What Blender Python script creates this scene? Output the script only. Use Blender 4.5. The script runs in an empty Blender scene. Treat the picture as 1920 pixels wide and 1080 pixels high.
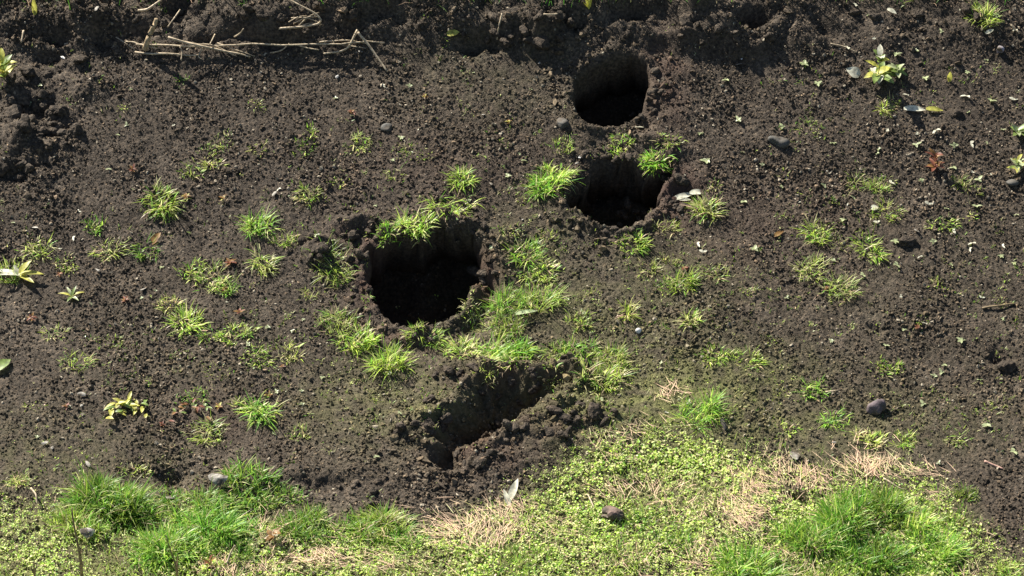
import bpy, bmesh, math
import numpy as np
from mathutils import Vector, Matrix

# ------------------------------------------------------------------ camera, sky, sun, exposure
scene = bpy.context.scene
COL = scene.collection
R = math.radians
PITCH, DIST = R(38.0), 10.5
HALF = 2.0 / DIST                                   # tan of half the horizontal field of view

cam_data = bpy.data.cameras.new("camera")
cam = bpy.data.objects.new("camera", cam_data)
COL.objects.link(cam)
cam.location = (0.0, -DIST * math.cos(PITCH), DIST * math.sin(PITCH))
cam.rotation_euler = (math.pi / 2 - PITCH, 0.0, 0.0)
cam_data.sensor_width = 36.0
cam_data.lens = 18.0 / HALF
cam_data.clip_end = 500.0
scene.camera = cam

SUN_EL, SUN_AZ = R(41.0), R(-42.0)                  # azimuth measured clockwise from +Y (away from the viewer)
world = bpy.data.worlds.new("World")
scene.world = world
world.use_nodes = True
wn = world.node_tree.nodes
sky = wn.new("ShaderNodeTexSky")
sky.sky_type = 'NISHITA'
sky.sun_disc = False
sky.sun_elevation = SUN_EL
sky.sun_rotation = SUN_AZ % (2 * math.pi)
wn["Background"].inputs["Strength"].default_value = 0.05
world.node_tree.links.new(sky.outputs[0], wn["Background"].inputs["Color"])

sun_data = bpy.data.lights.new("sun", 'SUN')
sun_data.energy = 5.0
sun_data.angle = R(0.5)
sun_data.color = (1.0, 0.95, 0.86)
sun = bpy.data.objects.new("sun", sun_data)
COL.objects.link(sun)
SUNDIR = Vector((math.sin(SUN_AZ) * math.cos(SUN_EL), math.cos(SUN_AZ) * math.cos(SUN_EL), math.sin(SUN_EL)))
sun.rotation_euler = SUNDIR.to_track_quat('Z', 'Y').to_euler()
sun.location = SUNDIR * 20

vs = scene.view_settings
vs.view_transform = 'Standard'
vs.look = 'None'
vs.gamma = 1.0
vs.use_curve_mapping = False
vs.exposure = 1.38

# ------------------------------------------------------------------ noise
rng = np.random.default_rng(11)
_T = [rng.random((256, 256)) for _ in range(8)]


def vnoise(x, y, s=0):
    T = _T[s % 8]
    xi = np.floor(x).astype(np.int64); yi = np.floor(y).astype(np.int64)
    fx = x - xi; fy = y - yi
    fx = fx * fx * (3 - 2 * fx); fy = fy * fy * (3 - 2 * fy)
    a = T[xi & 255, yi & 255]; b = T[(xi + 1) & 255, yi & 255]
    c = T[xi & 255, (yi + 1) & 255]; d = T[(xi + 1) & 255, (yi + 1) & 255]
    return (a + (b - a) * fx) * (1 - fy) + (c + (d - c) * fx) * fy


def fbm(x, y, o=4, s=0, g=0.5):
    t = 0.0; a = 1.0; n = 0.0
    for i in range(o):
        t = t + a * (vnoise(x + 17.3 * i, y - 9.1 * i, s + i) * 2 - 1)
        n += a; a *= g
        x = x * 2.03; y = y * 2.03
    return t / n


def lumps(x, y, s=0):
    """rounded crumbs: 1 at a crumb's centre, 0 at the gaps between crumbs"""
    xi = np.floor(x).astype(np.int64); yi = np.floor(y).astype(np.int64)
    best = np.full(np.shape(x), 9.0)
    for dx in (-1, 0, 1):
        for dy in (-1, 0, 1):
            cx = xi + dx; cy = yi + dy
            px = cx + _T[s % 8][cx & 255, cy & 255]; py = cy + _T[(s + 3) % 8][cx & 255, cy & 255]
            sz = 0.6 + 0.8 * _T[(s + 5) % 8][cx & 255, cy & 255]
            best = np.minimum(best, ((x - px) ** 2 + (y - py) ** 2) / sz)
    return np.sqrt(np.clip(1 - best * 1.3, 0, 1))


def sstep(a, b, x):
    t = np.clip((x - a) / (b - a), 0, 1)
    return t * t * (3 - 2 * t)


# ------------------------------------------------------------------ the lie of the land
_yt = np.linspace(-8, 12, 4001)
_ang = np.interp(_yt, [-8, -2.2, -1.4, -0.6, 0.2, 1.1, 1.45, 2.6, 4.0, 12], [0, 0, 2, 9, 17, 24, 19, 16, 6, 4])
_zt = np.concatenate([[0], np.cumsum(np.tan(np.radians(_ang[:-1])) * np.diff(_yt))])
_zt -= np.interp(0, _yt, _zt)


def base(y):
    return np.interp(y, _yt, _zt)


CP, SP = math.cos(PITCH), math.sin(PITCH)
CAM = np.array(cam.location)


def ray(px, py):
    u = (px - 960) / 960 * HALF; v = (540 - py) / 960 * HALF
    return np.array([u, CP + v * SP, -SP + v * CP])


def project(x, y, z):
    dx, dy, dz = x - CAM[0], y - CAM[1], z - CAM[2]
    f = dy * CP - dz * SP
    up = dy * SP + dz * CP
    return 960 + dx / f / HALF * 960, 540 - up / f / HALF * 960


Y_BANK = None


def broad(x, y):
    """the slope with its broad swells and the bank, without holes or crumbs"""
    z = base(y) + 0.035 * fbm(x * 1.1 + 5, y * 1.1, 3, 1)
    if Y_BANK is not None:
        bank = sstep(Y_BANK - 0.03, Y_BANK + 0.13, y + 0.10 * fbm(x * 2.2, y * 1.5, 3, 5))
        z = z + (0.036 - 0.026 * sstep(0.8, 1.5, x) - 0.024 * sstep(-1.2, -1.6, x)) * bank
    return z


def on_base(px, py):
    d = ray(px, py); lo, hi = 5.0, 25.0
    for _ in range(48):
        m = (lo + hi) / 2
        p = CAM + d * m
        if p[2] > broad(p[0:1], p[1:2])[0]: lo = m
        else: hi = m
    return CAM + d * lo


def gpoly(pts):
    return np.array([on_base(*p)[:2] for p in pts])


def sdf(poly, x, y):
    """signed distance to a closed outline on the ground, positive inside"""
    d2 = np.full(x.shape, 1e9); inside = np.zeros(x.shape, bool)
    n = len(poly)
    for i in range(n):
        ax, ay = poly[i]; bx, by = poly[(i + 1) % n]
        ex, ey = bx - ax, by - ay
        t = np.clip(((x - ax) * ex + (y - ay) * ey) / (ex * ex + ey * ey), 0, 1)
        d2 = np.minimum(d2, (x - ax - t * ex) ** 2 + (y - ay - t * ey) ** 2)
        c = ((ay > y) != (by > y)) & (x < ex * (y - ay) / (ey if ey else 1e-9) + ax)
        inside ^= c
    d = np.sqrt(d2)
    return np.where(inside, d, -d)


def ell(px, py, rx, ry):
    """gaussian patch of ground whose centre and radii are given as seen"""
    c = on_base(px, py); r = on_base(px + rx, py); t = on_base(px, py - ry)
    return c[0], c[1], abs(r[0] - c[0]), abs(t[1] - c[1])


def gauss(e, x, y):
    return np.exp(-(((x - e[0]) / e[2]) ** 2 + ((y - e[1]) / e[3]) ** 2))


Y_BANK = on_base(960, 78)[1]
HOLES = [  # outline, depth, wall width
    (gpoly([(1140, 116), (1185, 110), (1212, 128), (1214, 165), (1197, 207), (1165, 237), (1130, 245), (1095, 231), (1077, 197), (1079, 160), (1105, 133)]), 0.36, 0.022),
    (gpoly([(1050, 368), (1085, 335), (1108, 312), (1140, 300), (1175, 306), (1205, 320), (1252, 312), (1257, 325), (1242, 350), (1232, 392), (1205, 422), (1160, 435), (1108, 422), (1066, 395)]), 0.33, 0.026),
    (gpoly([(692, 478), (740, 462), (790, 458), (812, 440), (845, 436), (884, 450), (897, 490), (892, 532), (876, 577), (838, 608), (780, 627), (728, 620), (704, 592), (688, 540)]), 0.40, 0.024),
    (gpoly([(798, 822), (836, 776), (876, 736), (915, 711), (960, 708), (1012, 706), (1052, 708), (1066, 735), (1058, 768), (1015, 784), (968, 810), (942, 828), (908, 846), (872, 860), (848, 884), (806, 862)]), 0.17, 0.125),
]
BEVELS = [(ell(1236, 150, 26, 60), 0.035), (ell(1205, 220, 30, 30), 0.04), (ell(1268, 360, 40, 42), 0.06), (ell(908, 520, 30, 45), 0.07),
          (ell(885, 590, 30, 25), 0.05), (ell(690, 520, 26, 60), 0.04), (ell(1135, 300, 55, 26), 0.05), (ell(835, 870, 30, 20), 0.04)]
PITS = [(ell(905, 78, 38, 20), 0.11), (ell(1140, 48, 85, 20), 0.065), (ell(1230, 36, 60, 18), 0.06), (ell(1410, 48, 38, 20), 0.12), (ell(1535, 52, 30, 14), 0.08), (ell(335, 22, 45, 22), 0.13),
        (ell(690, 45, 60, 18), 0.09), (ell(480, 78, 120, 10), 0.06), (ell(60, 215, 34, 22), 0.09), (ell(105, 255, 30, 16), 0.07), (ell(30, 335, 28, 16), 0.08),
        (ell(130, 65, 18, 16), 0.08), (ell(200, 60, 26, 18), 0.08), (ell(95, 110, 30, 14), 0.06), (ell(1638, 618, 22, 9), 0.03), (ell(1885, 680, 22, 14), 0.04), (ell(560, 930, 120, 18), 0.04),
        (ell(1500, 945, 36, 16), 0.05), (ell(220, 985, 50, 16), 0.05), (ell(470, 965, 60, 16), 0.05), (ell(330, 905, 40, 16), 0.05)]
MOUNDS = [(ell(1030, 815, 80, 22), 0.022), (ell(1110, 780, 65, 24), 0.024), (ell(960, 868, 80, 20), 0.014), (ell(790, 790, 40, 26), 0.030), (ell(900, 700, 130, 14), 0.020), (ell(1080, 705, 60, 16), 0.025),
          (ell(590, 470, 26, 20), 0.045), (ell(680, 432, 60, 16), 0.035), (ell(940, 510, 20, 40), 0.035), (ell(850, 422, 50, 12), 0.025), (ell(1290, 335, 45, 20), 0.03), (ell(1240, 150, 30, 60), 0.02),
          (ell(1200, 285, 80, 12), 0.025), (ell(760, 645, 70, 12), 0.02), (ell(1360, 85, 140, 20), 0.03), (ell(1010, 50, 60, 26), 0.05), (ell(1300, 25, 30, 20), 0.05), (ell(560, 35, 120, 22), 0.035),
          (ell(160, 170, 60, 30), 0.035), (ell(20, 270, 40, 26), 0.05), (ell(200, 30, 50, 20), 0.05)]
ROUGH = [(ell(940, 790, 190, 110), 1.0), (ell(790, 500, 170, 115), 0.8), (ell(1180, 350, 150, 100), 0.8), (ell(1220, 170, 90, 95), 0.5), (ell(50, 240, 130, 150), 1.0), (ell(650, 900, 260, 45), 0.6),
         (ell(1760, 90, 220, 90), 0.35)]


def rough_mask(x, y):
    m = sstep(Y_BANK - 0.10, Y_BANK + 0.05, y + 0.05 * fbm(x * 3, y * 3, 2, 4)) * (1 - 0.45 * sstep(0.9, 1.5, x))
    for e, w in ROUGH: m = np.maximum(m, w * gauss(e, x, y))
    return m


RAG = {0.36: 0.6, 0.33: 1.4, 0.40: 1.3, 0.17: 2.0}          # how ragged each hole's rim is


def JAG(x, y):
    return 0.022 * fbm(x * 9, y * 9, 3, 7) + 0.013 * fbm(x * 36, y * 36, 3, 2)


def undercut(x, y, z):  # invented hollows, shaped to keep light out of the holes
    """the holes are widened out of sight below their rims to darken them: how far a point of a hole's wall or floor is set back"""
    ox = np.zeros(x.shape); oy = np.zeros(x.shape)
    for (poly, D, w), k in zip(HOLES, (0.65, 0.65, 0.7, 0.0)):
        c = poly.mean(0); lo = poly.min(0); hi = poly.max(0)
        m = (x > lo[0] - .1) & (x < hi[0] + .1) & (y > lo[1] - .1) & (y < hi[1] + .1)
        if not m.any(): continue
        d = sdf(poly, x[m], y[m]) + JAG(x[m], y[m]) * RAG[D]
        f = k * sstep(0.0, w * 1.2, d) * (1 + 0.25 * fbm(x[m] * 14, y[m] * 14, 3, 4))
        dx, dy = x[m] - c[0], y[m] - c[1]; rr = np.hypot(dx, dy) + 1e-4
        an = np.arctan2(dy, dx) * 0.22                # broken, lumpy walls
        lump = sstep(0.0, w, d) * sstep(w * 4, w, d) * (0.05 * fbm(an * 16, z[m] * 16, 4, 2) + 0.018 * lumps(an * 36, z[m] * 36, 3))
        ox[m] += f * dx * 0.8 - lump * dx / rr; oy[m] += f * (dy + 0.17) - lump * dy / rr
    return ox, oy


def height(x, y):
    near = np.exp(-np.maximum(0, np.hypot(x / 3.2, y / 2.8) - 1) * 1.2)
    rm = rough_mask(x, y)
    z = broad(x, y) + 0.010 * fbm(x * 4.5, y * 4.5, 3, 2) * (1 + rm)
    z += np.where(np.hypot(x, y) > 8, 0.25, 0.0) * fbm(x * 0.06, y * 0.06, 3, 1)
    m = (np.abs(x) < 3) & (np.abs(y) < 2.6)
    xm, ym = x[m], y[m]
    nz = fbm(xm * 12, ym * 12, 3, 6); gx = xm + 0.075 * fbm(xm * 6, ym * 6, 3, 2); gy = ym + 0.075 * fbm(xm * 6 + 9, ym * 6, 3, 3)
    add = np.zeros(xm.shape)
    for e, d in PITS: add -= 0.75 * d * gauss(e, gx, gy) * (1 + 0.6 * nz)
    for e, h in MOUNDS: add += h * gauss(e, gx, gy) * (1 + 0.8 * nz)
    for e, d in BEVELS: add -= d * gauss(e, gx, gy) * (1 + 0.8 * nz)
    z[m] += add
    z += rm * near * (0.030 * fbm(x * 9, y * 9, 4, 0) + 0.022 * lumps(x * 13 + 0.3 * fbm(x * 20, y * 20, 2), y * 13, 2) + 0.012 * lumps(x * 27, y * 27, 4))
    jag = JAG(x, y)
    hole = np.zeros(x.shape)
    for poly, D, w in HOLES:
        lo = poly.min(0) - 0.15; hi = poly.max(0) + 0.15
        m = (x > lo[0]) & (x < hi[0]) & (y > lo[1]) & (y < hi[1])
        if not m.any(): continue
        d = sdf(poly, x[m], y[m]) + jag[m] * RAG[D]
        prof = sstep(-0.004, w, d) * 0.72 + sstep(0.02 + w * 0.6, 0.05 + w * 3.0, d) * 0.28
        z[m] += -D * prof + 0.016 * np.exp(-((d + 0.022) / 0.02) ** 2) * (0.3 + 1.4 * vnoise(x[m] * 12, y[m] * 12, 3))
        hole[m] = np.maximum(hole[m], sstep(0, 0.03, d))
    wx = x + 0.012 * fbm(x * 30, y * 30, 2, 4); wy = y + 0.012 * fbm(x * 30 + 7, y * 30, 2, 5)
    crumb = 0.0084 * lumps(wx * 82, wy * 90, 1) * (0.45 + vnoise(x * 8, y * 8, 3)) + 0.0045 * lumps(wx * 135, wy * 142, 6) + 0.004 * fbm(x * 24, y * 24, 3, 5)
    z += near * crumb * (1 - 0.3 * hole)
    return z


# surface tints that belong to the soil itself: damp olive algae film, freshly turned reddish earth
LAWN_X = [-900, -200, 0, 120, 260, 420, 560, 700, 820, 930, 1010, 1080, 1150, 1300, 1420, 1520, 1650, 1760, 1830, 1890, 1960, 2800]
LAWN_Y = [880, 900, 935, 950, 965, 965, 985, 1000, 1010, 965, 915, 850, 810, 800, 850, 880, 880, 915, 985, 1050, 1090, 1100]


def lawn_mask(px, py, soft=30):
    return sstep(-soft, soft, py - np.interp(px, LAWN_X, LAWN_Y))


def moss_tint(px, py, x, y):
    m = 0.75 * lawn_mask(px, py, 70)
    for cx, cy, rx, ry, w in [(1260, 740, 240, 100, .75), (1130, 620, 200, 110, .4), (1230, 540, 160, 90, .28), (950, 620, 120, 120, .25), (1450, 800, 230, 70, .45), (120, 860, 240, 90, .22),
                              (740, 760, 180, 80, .38), (1000, 460, 110, 90, .18), (1700, 600, 300, 220, .05), (1600, 790, 260, 80, .22), (960, 160, 220, 110, .08), (400, 700, 300, 140, .05)]:
        m = np.maximum(m, w * np.exp(-(((px - cx) / rx) ** 2 + ((py - cy) / ry) ** 2)))
    return np.clip(m * (0.55 + 0.9 * vnoise(x * 5, y * 5, 4)) * (0.25 + 1.5 * vnoise(x * 34, y * 34, 6)), 0, 1)


def red_tint(px, py, x, y):
    m = np.zeros(np.shape(px))
    for cx, cy, rx, ry, w in [(910, 515, 35, 60, 1), (1245, 160, 45, 90, .8), (1270, 370, 55, 60, .9), (690, 500, 45, 80, .7), (900, 840, 90, 40, .7), (960, 700, 140, 25, .6), (1050, 790, 90, 40, .5), (780, 640, 70, 20, .7),
                              (680, 435, 60, 25, .6), (400, 780, 120, 50, .35), (1420, 430, 200, 90, .25), (880, 300, 250, 110, .2)]:
        m = np.maximum(m, w * np.exp(-(((px - cx) / rx) ** 2 + ((py - cy) / ry) ** 2)))
    return np.clip(m * (0.4 + 1.2 * vnoise(x * 16, y * 16, 2)), 0, 1)


# ------------------------------------------------------------------ mesh helpers
def mesh_np(name, V, quads=None, tris=None, col=None, smooth=True, attrs=None):
    me = bpy.data.meshes.new(name)
    q = np.zeros((0, 4), np.int32) if quads is None else np.asarray(quads, np.int32)
    t = np.zeros((0, 3), np.int32) if tris is None else np.asarray(tris, np.int32)
    V = np.asarray(V, np.float32)
    me.vertices.add(len(V)); me.vertices.foreach_set("co", V.ravel())
    loops = np.concatenate([q.ravel(), t.ravel()]).astype(np.int32)
    me.loops.add(len(loops)); me.loops.foreach_set("vertex_index", loops)
    npoly = len(q) + len(t)
    me.polygons.add(npoly)
    start = np.concatenate([np.arange(len(q)) * 4, len(q) * 4 + np.arange(len(t)) * 3]).astype(np.int32)
    me.polygons.foreach_set("loop_start", start)
    me.update(calc_edges=True)
    if smooth: me.polygons.foreach_set("use_smooth", np.ones(npoly, bool))
    if col is not None:
        a = me.attributes.new("col", 'FLOAT_COLOR', 'POINT')
        a.data.foreach_set("color", np.concatenate([col, np.ones((len(col), 1))], 1).astype(np.float32).ravel())
    for k, v in (attrs or {}).items():
        a = me.attributes.new(k, 'FLOAT', 'POINT'); a.data.foreach_set("value", np.asarray(v, np.float32))
    me.validate()
    return me


def link(name, me, mat=None, parent=None, loc=None):
    o = bpy.data.objects.new(name, me)
    if mat is not None and me is not None and not me.materials: me.materials.append(mat)
    COL.objects.link(o)
    if parent is not None: o.parent = parent
    if loc is not None: o.location = loc
    return o


def tag(o, label=None, cat=None, group=None, kind=None):
    if label: o["label"] = label
    if cat: o["category"] = cat
    if group: o["group"] = group
    if kind: o["kind"] = kind
    return o


# ------------------------------------------------------------------ materials
def new_mat(name):
    m = bpy.data.materials.new(name); m.use_nodes = True
    return m, m.node_tree.nodes, m.node_tree.links, m.node_tree.nodes["Principled BSDF"]


def soil_material(name, instanced=False):
    m, n, l, b = new_mat(name)
    b.inputs["Roughness"].default_value = 0.85
    b.inputs["Specular IOR Level"].default_value = 0.2
    tc = n.new("ShaderNodeTexCoord"); geo = n.new("ShaderNodeNewGeometry")
    src = geo.outputs["Position"]

    def noise(scale, detail=4.0):
        t = n.new("ShaderNodeTexNoise"); t.inputs["Scale"].default_value = scale; t.inputs["Detail"].default_value = detail
        l.new(src, t.inputs["Vector"]); return t.outputs["Fac"]

    def ramp(fac, stops):
        r = n.new("ShaderNodeValToRGB"); l.new(fac, r.inputs[0])
        e = r.color_ramp.elements
        e[0].position, e[0].color = stops[0][0], (*stops[0][1], 1)
        e[1].position, e[1].color = stops[-1][0], (*stops[-1][1], 1)
        for p, c in stops[1:-1]:
            k = e.new(p); k.color = (*c, 1)
        return r.outputs[0]

    def mix(fac, a, c, mode='MIX'):
        x = n.new("ShaderNodeMix"); x.data_type = 'RGBA'; x.blend_type = mode
        if isinstance(fac, float): x.inputs[0].default_value = fac
        else: l.new(fac, x.inputs[0])
        for s, v in ((6, a), (7, c)):
            if isinstance(v, tuple): x.inputs[s].default_value = (*v, 1)
            else: l.new(v, x.inputs[s])
        return x.outputs[2]

    def attr(nm):
        a = n.new("ShaderNodeAttribute"); a.attribute_name = nm
        if instanced: a.attribute_type = 'INSTANCER'
        return a.outputs["Fac"]
    c1 = ramp(noise(9), [(0.3, (0.038, 0.0295, 0.0215)), (0.55, (0.056, 0.0440, 0.0325)), (0.75, (0.079, 0.0635, 0.048))])
    c2 = ramp(noise(85, 3), [(0.33, (0.5, 0.49, 0.47)), (0.5, (1, 1, 1)), (0.66, (1.8, 1.72, 1.6))])
    c = mix(1.0, c1, c2, 'MULTIPLY')
    c = mix(attr("red"), c, (0.060, 0.036, 0.027))
    c = mix(attr("moss"), c, (0.115, 0.115, 0.042))
    if instanced:
        rnd = n.new("ShaderNodeObjectInfo").outputs["Random"]
        k = ramp(rnd, [(0.0, (0.8, 0.79, 0.77)), (0.45, (1.15, 1.14, 1.1)), (0.85, (1.9, 1.84, 1.7)), (1.0, (3.2, 3.0, 2.7))])
        c = mix(1.0, c, k, 'MULTIPLY')
        c = mix(attr("pale"), c, (0.36, 0.31, 0.23))
    l.new(c, b.inputs["Base Color"])
    bmp = n.new("ShaderNodeBump"); bmp.inputs["Strength"].default_value = 0.9; bmp.inputs["Distance"].default_value = 0.006
    l.new(noise(190, 3), bmp.inputs["Height"]); l.new(bmp.outputs[0], b.inputs["Normal"])
    return m


def leaf_material(name, trans=0.45, rough=0.45, spec=0.35, col=None):
    m, n, l, b = new_mat(name)
    b.inputs["Roughness"].default_value = rough; b.inputs["Specular IOR Level"].default_value = spec
    out = n["Material Output"]
    if col is None:
        a = n.new("ShaderNodeAttribute"); a.attribute_name = "col"; csrc = a.outputs["Color"]
    else:
        t = n.new("ShaderNodeTexNoise"); t.inputs["Scale"].default_value = 60; t.inputs["Detail"].default_value = 3
        g = n.new("ShaderNodeNewGeometry"); l.new(g.outputs["Position"], t.inputs["Vector"])
        r = n.new("ShaderNodeValToRGB"); l.new(t.outputs["Fac"], r.inputs[0])
        e = r.color_ramp.elements
        e[0].position, e[0].color = 0.33, (*[k * 0.55 for k in col], 1)
        e[1].position, e[1].color = 0.66, (*[min(1, k * 1.3) for k in col], 1)
        csrc = r.outputs[0]
    l.new(csrc, b.inputs["Base Color"])
    tr = n.new("ShaderNodeBsdfTranslucent"); l.new(csrc, tr.inputs["Color"])
    mx = n.new("ShaderNodeMixShader"); mx.inputs[0].default_value = trans
    l.new(b.outputs[0], mx.inputs[1]); l.new(tr.outputs[0], mx.inputs[2]); l.new(mx.outputs[0], out.inputs["Surface"])
    return m


def stone_material(name, col, col2):
    m, n, l, b = new_mat(name)
    b.inputs["Roughness"].default_value = 0.75; b.inputs["Specular IOR Level"].default_value = 0.3
    g = n.new("ShaderNodeNewGeometry")
    t = n.new("ShaderNodeTexNoise"); t.inputs["Scale"].default_value = 45; t.inputs["Detail"].default_value = 6
    l.new(g.outputs["Position"], t.inputs["Vector"])
    r = n.new("ShaderNodeValToRGB"); l.new(t.outputs["Fac"], r.inputs[0])
    e = r.color_ramp.elements
    e[0].position, e[0].color = 0.32, (*col2, 1); e[1].position, e[1].color = 0.68, (*col, 1)
    t2 = n.new("ShaderNodeTexNoise"); t2.inputs["Scale"].default_value = 28; t2.inputs["Detail"].default_value = 5
    l.new(g.outputs["Position"], t2.inputs["Vector"])
    r2 = n.new("ShaderNodeValToRGB"); l.new(t2.outputs["Fac"], r2.inputs[0])
    r2.color_ramp.elements[0].position = 0.42; r2.color_ramp.elements[1].position = 0.62
    mx = n.new("ShaderNodeMix"); mx.data_type = 'RGBA'; l.new(r2.outputs[0], mx.inputs[0])
    l.new(r.outputs[0], mx.inputs[6]); mx.inputs[7].default_value = (0.075, 0.06, 0.043, 1)   # smears of dried soil
    l.new(mx.outputs[2], b.inputs["Base Color"])
    bmp = n.new("ShaderNodeBump"); bmp.inputs["Strength"].default_value = 0.9; bmp.inputs["Distance"].default_value = 0.004
    l.new(t.outputs["Fac"], bmp.inputs["Height"]); l.new(bmp.outputs[0], b.inputs["Normal"])
    return m


SOIL = soil_material("soil")
CRUMB = soil_material("soil_crumbs", True)
GRASS = leaf_material("grass_blade", 0.5, 0.42, 0.4)
COVER = leaf_material("cover_leaf", 0.42, 0.5, 0.3)
DRY = leaf_material("dry_grass", 0.3, 0.6, 0.25)
STRAW = leaf_material("straw", 0.12, 0.6, 0.25, (0.46, 0.37, 0.25))
STALK = leaf_material("brown_stalk", 0.05, 0.6, 0.25, (0.20, 0.15, 0.085))
PALELEAF = leaf_material("pale_leaf", 0.3, 0.4, 0.5, (0.62, 0.60, 0.46))
YELLEAF = leaf_material("yellow_leaf", 0.45, 0.45, 0.4, (0.54, 0.52, 0.11))
GREENLEAF = leaf_material("green_leaf", 0.42, 0.42, 0.45, (0.20, 0.28, 0.07))
SEEDLEAF = leaf_material("seedling_leaf", 0.35, 0.4, 0.5, (0.38, 0.42, 0.22))
REDLEAF = leaf_material("red_leaf", 0.35, 0.5, 0.3, (0.20, 0.075, 0.045))
ORANGELEAF = leaf_material("orange_leaf", 0.4, 0.5, 0.3, (0.27, 0.15, 0.05))
CHIP = stone_material("pale_chip", (0.44, 0.41, 0.35), (0.26, 0.24, 0.20))
WHITE = stone_material("white_chip", (0.74, 0.72, 0.68), (0.52, 0.50, 0.46))
GREYST = stone_material("grey_stone", (0.105, 0.10, 0.088), (0.05, 0.048, 0.042))
MAUVEST = stone_material("mauve_stone", (0.15, 0.115, 0.12), (0.08, 0.062, 0.066))
PINKST = stone_material("pinkish_stone", (0.19, 0.125, 0.10), (0.09, 0.062, 0.05))
DARKST = stone_material("dark_stone", (0.075, 0.06, 0.062), (0.04, 0.034, 0.035))

# ------------------------------------------------------------------ ground: one sheet, fine in view, coarse to the horizon
STEP = 0.0054


def axis(lo, hi, far_lo, far_hi):
    core = np.arange(lo, hi + 1e-6, STEP)
    out = [core]
    s, p, seq = STEP, hi, []
    while p < far_hi: s *= 1.16; p += s; seq.append(p)
    out.append(np.array(seq))
    s, p, seq = STEP, lo, []
    while p > far_lo: s *= 1.16; p -= s; seq.append(p)
    return np.concatenate([np.array(seq[::-1]), core, np.array(out[1])])


XS = axis(-2.55, 2.55, -150, 150)
YS = axis(-1.95, 2.15, -150, 250)
GX, GY = np.meshgrid(XS, YS)
GZ = height(GX.ravel(), GY.ravel()).reshape(GX.shape)
nx, ny = len(XS), len(YS)
idx = np.arange(nx * ny).reshape(ny, nx)
quads = np.stack([idx[:-1, :-1], idx[:-1, 1:], idx[1:, 1:], idx[1:, :-1]], -1).reshape(-1, 4)
xr, yr, zr = GX.ravel(), GY.ravel(), GZ.ravel()
PX, PY = project(xr, yr, zr)
_near = (np.abs(xr) < 4) & (np.abs(yr) < 4)
PXc = np.where(_near, PX, -5000); PYc = np.where(_near, PY, 200)
_ox, _oy = undercut(xr, yr, zr)
ground = link("ground", mesh_np("ground", np.stack([xr + _ox, yr + _oy, zr], 1), quads,
              attrs={"moss": np.where(_near, moss_tint(PXc, PYc, xr, yr), 0.5 * vnoise(xr, yr, 2)), "red": red_tint(PXc, PYc, xr, yr)}), SOIL)
tag(ground, "bare dark crumbly soil slope with four dug holes", kind="structure")


def Hq(x, y):
    x = np.asarray(x, float); y = np.asarray(y, float)
    i = np.clip(np.searchsorted(XS, x) - 1, 0, nx - 2); j = np.clip(np.searchsorted(YS, y) - 1, 0, ny - 2)
    fx = (x - XS[i]) / (XS[i + 1] - XS[i]); fy = (y - YS[j]) / (YS[j + 1] - YS[j])
    return (GZ[j, i] * (1 - fx) + GZ[j, i + 1] * fx) * (1 - fy) + (GZ[j + 1, i] * (1 - fx) + GZ[j + 1, i + 1] * fx) * fy


def at(px, py, up=0.0):
    """the point of the ground (or so much above it) seen at a spot of the photograph"""
    d = ray(px, py)
    ts = np.linspace(7, 16, 2200)
    P = CAM[None] + d[None] * ts[:, None]
    below = P[:, 2] < Hq(P[:, 0], P[:, 1]) + up
    k = int(np.argmax(below))
    return Vector(P[k])


PXM = HALF * DIST / 960                            # metres per photograph pixel at the middle of the picture

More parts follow.
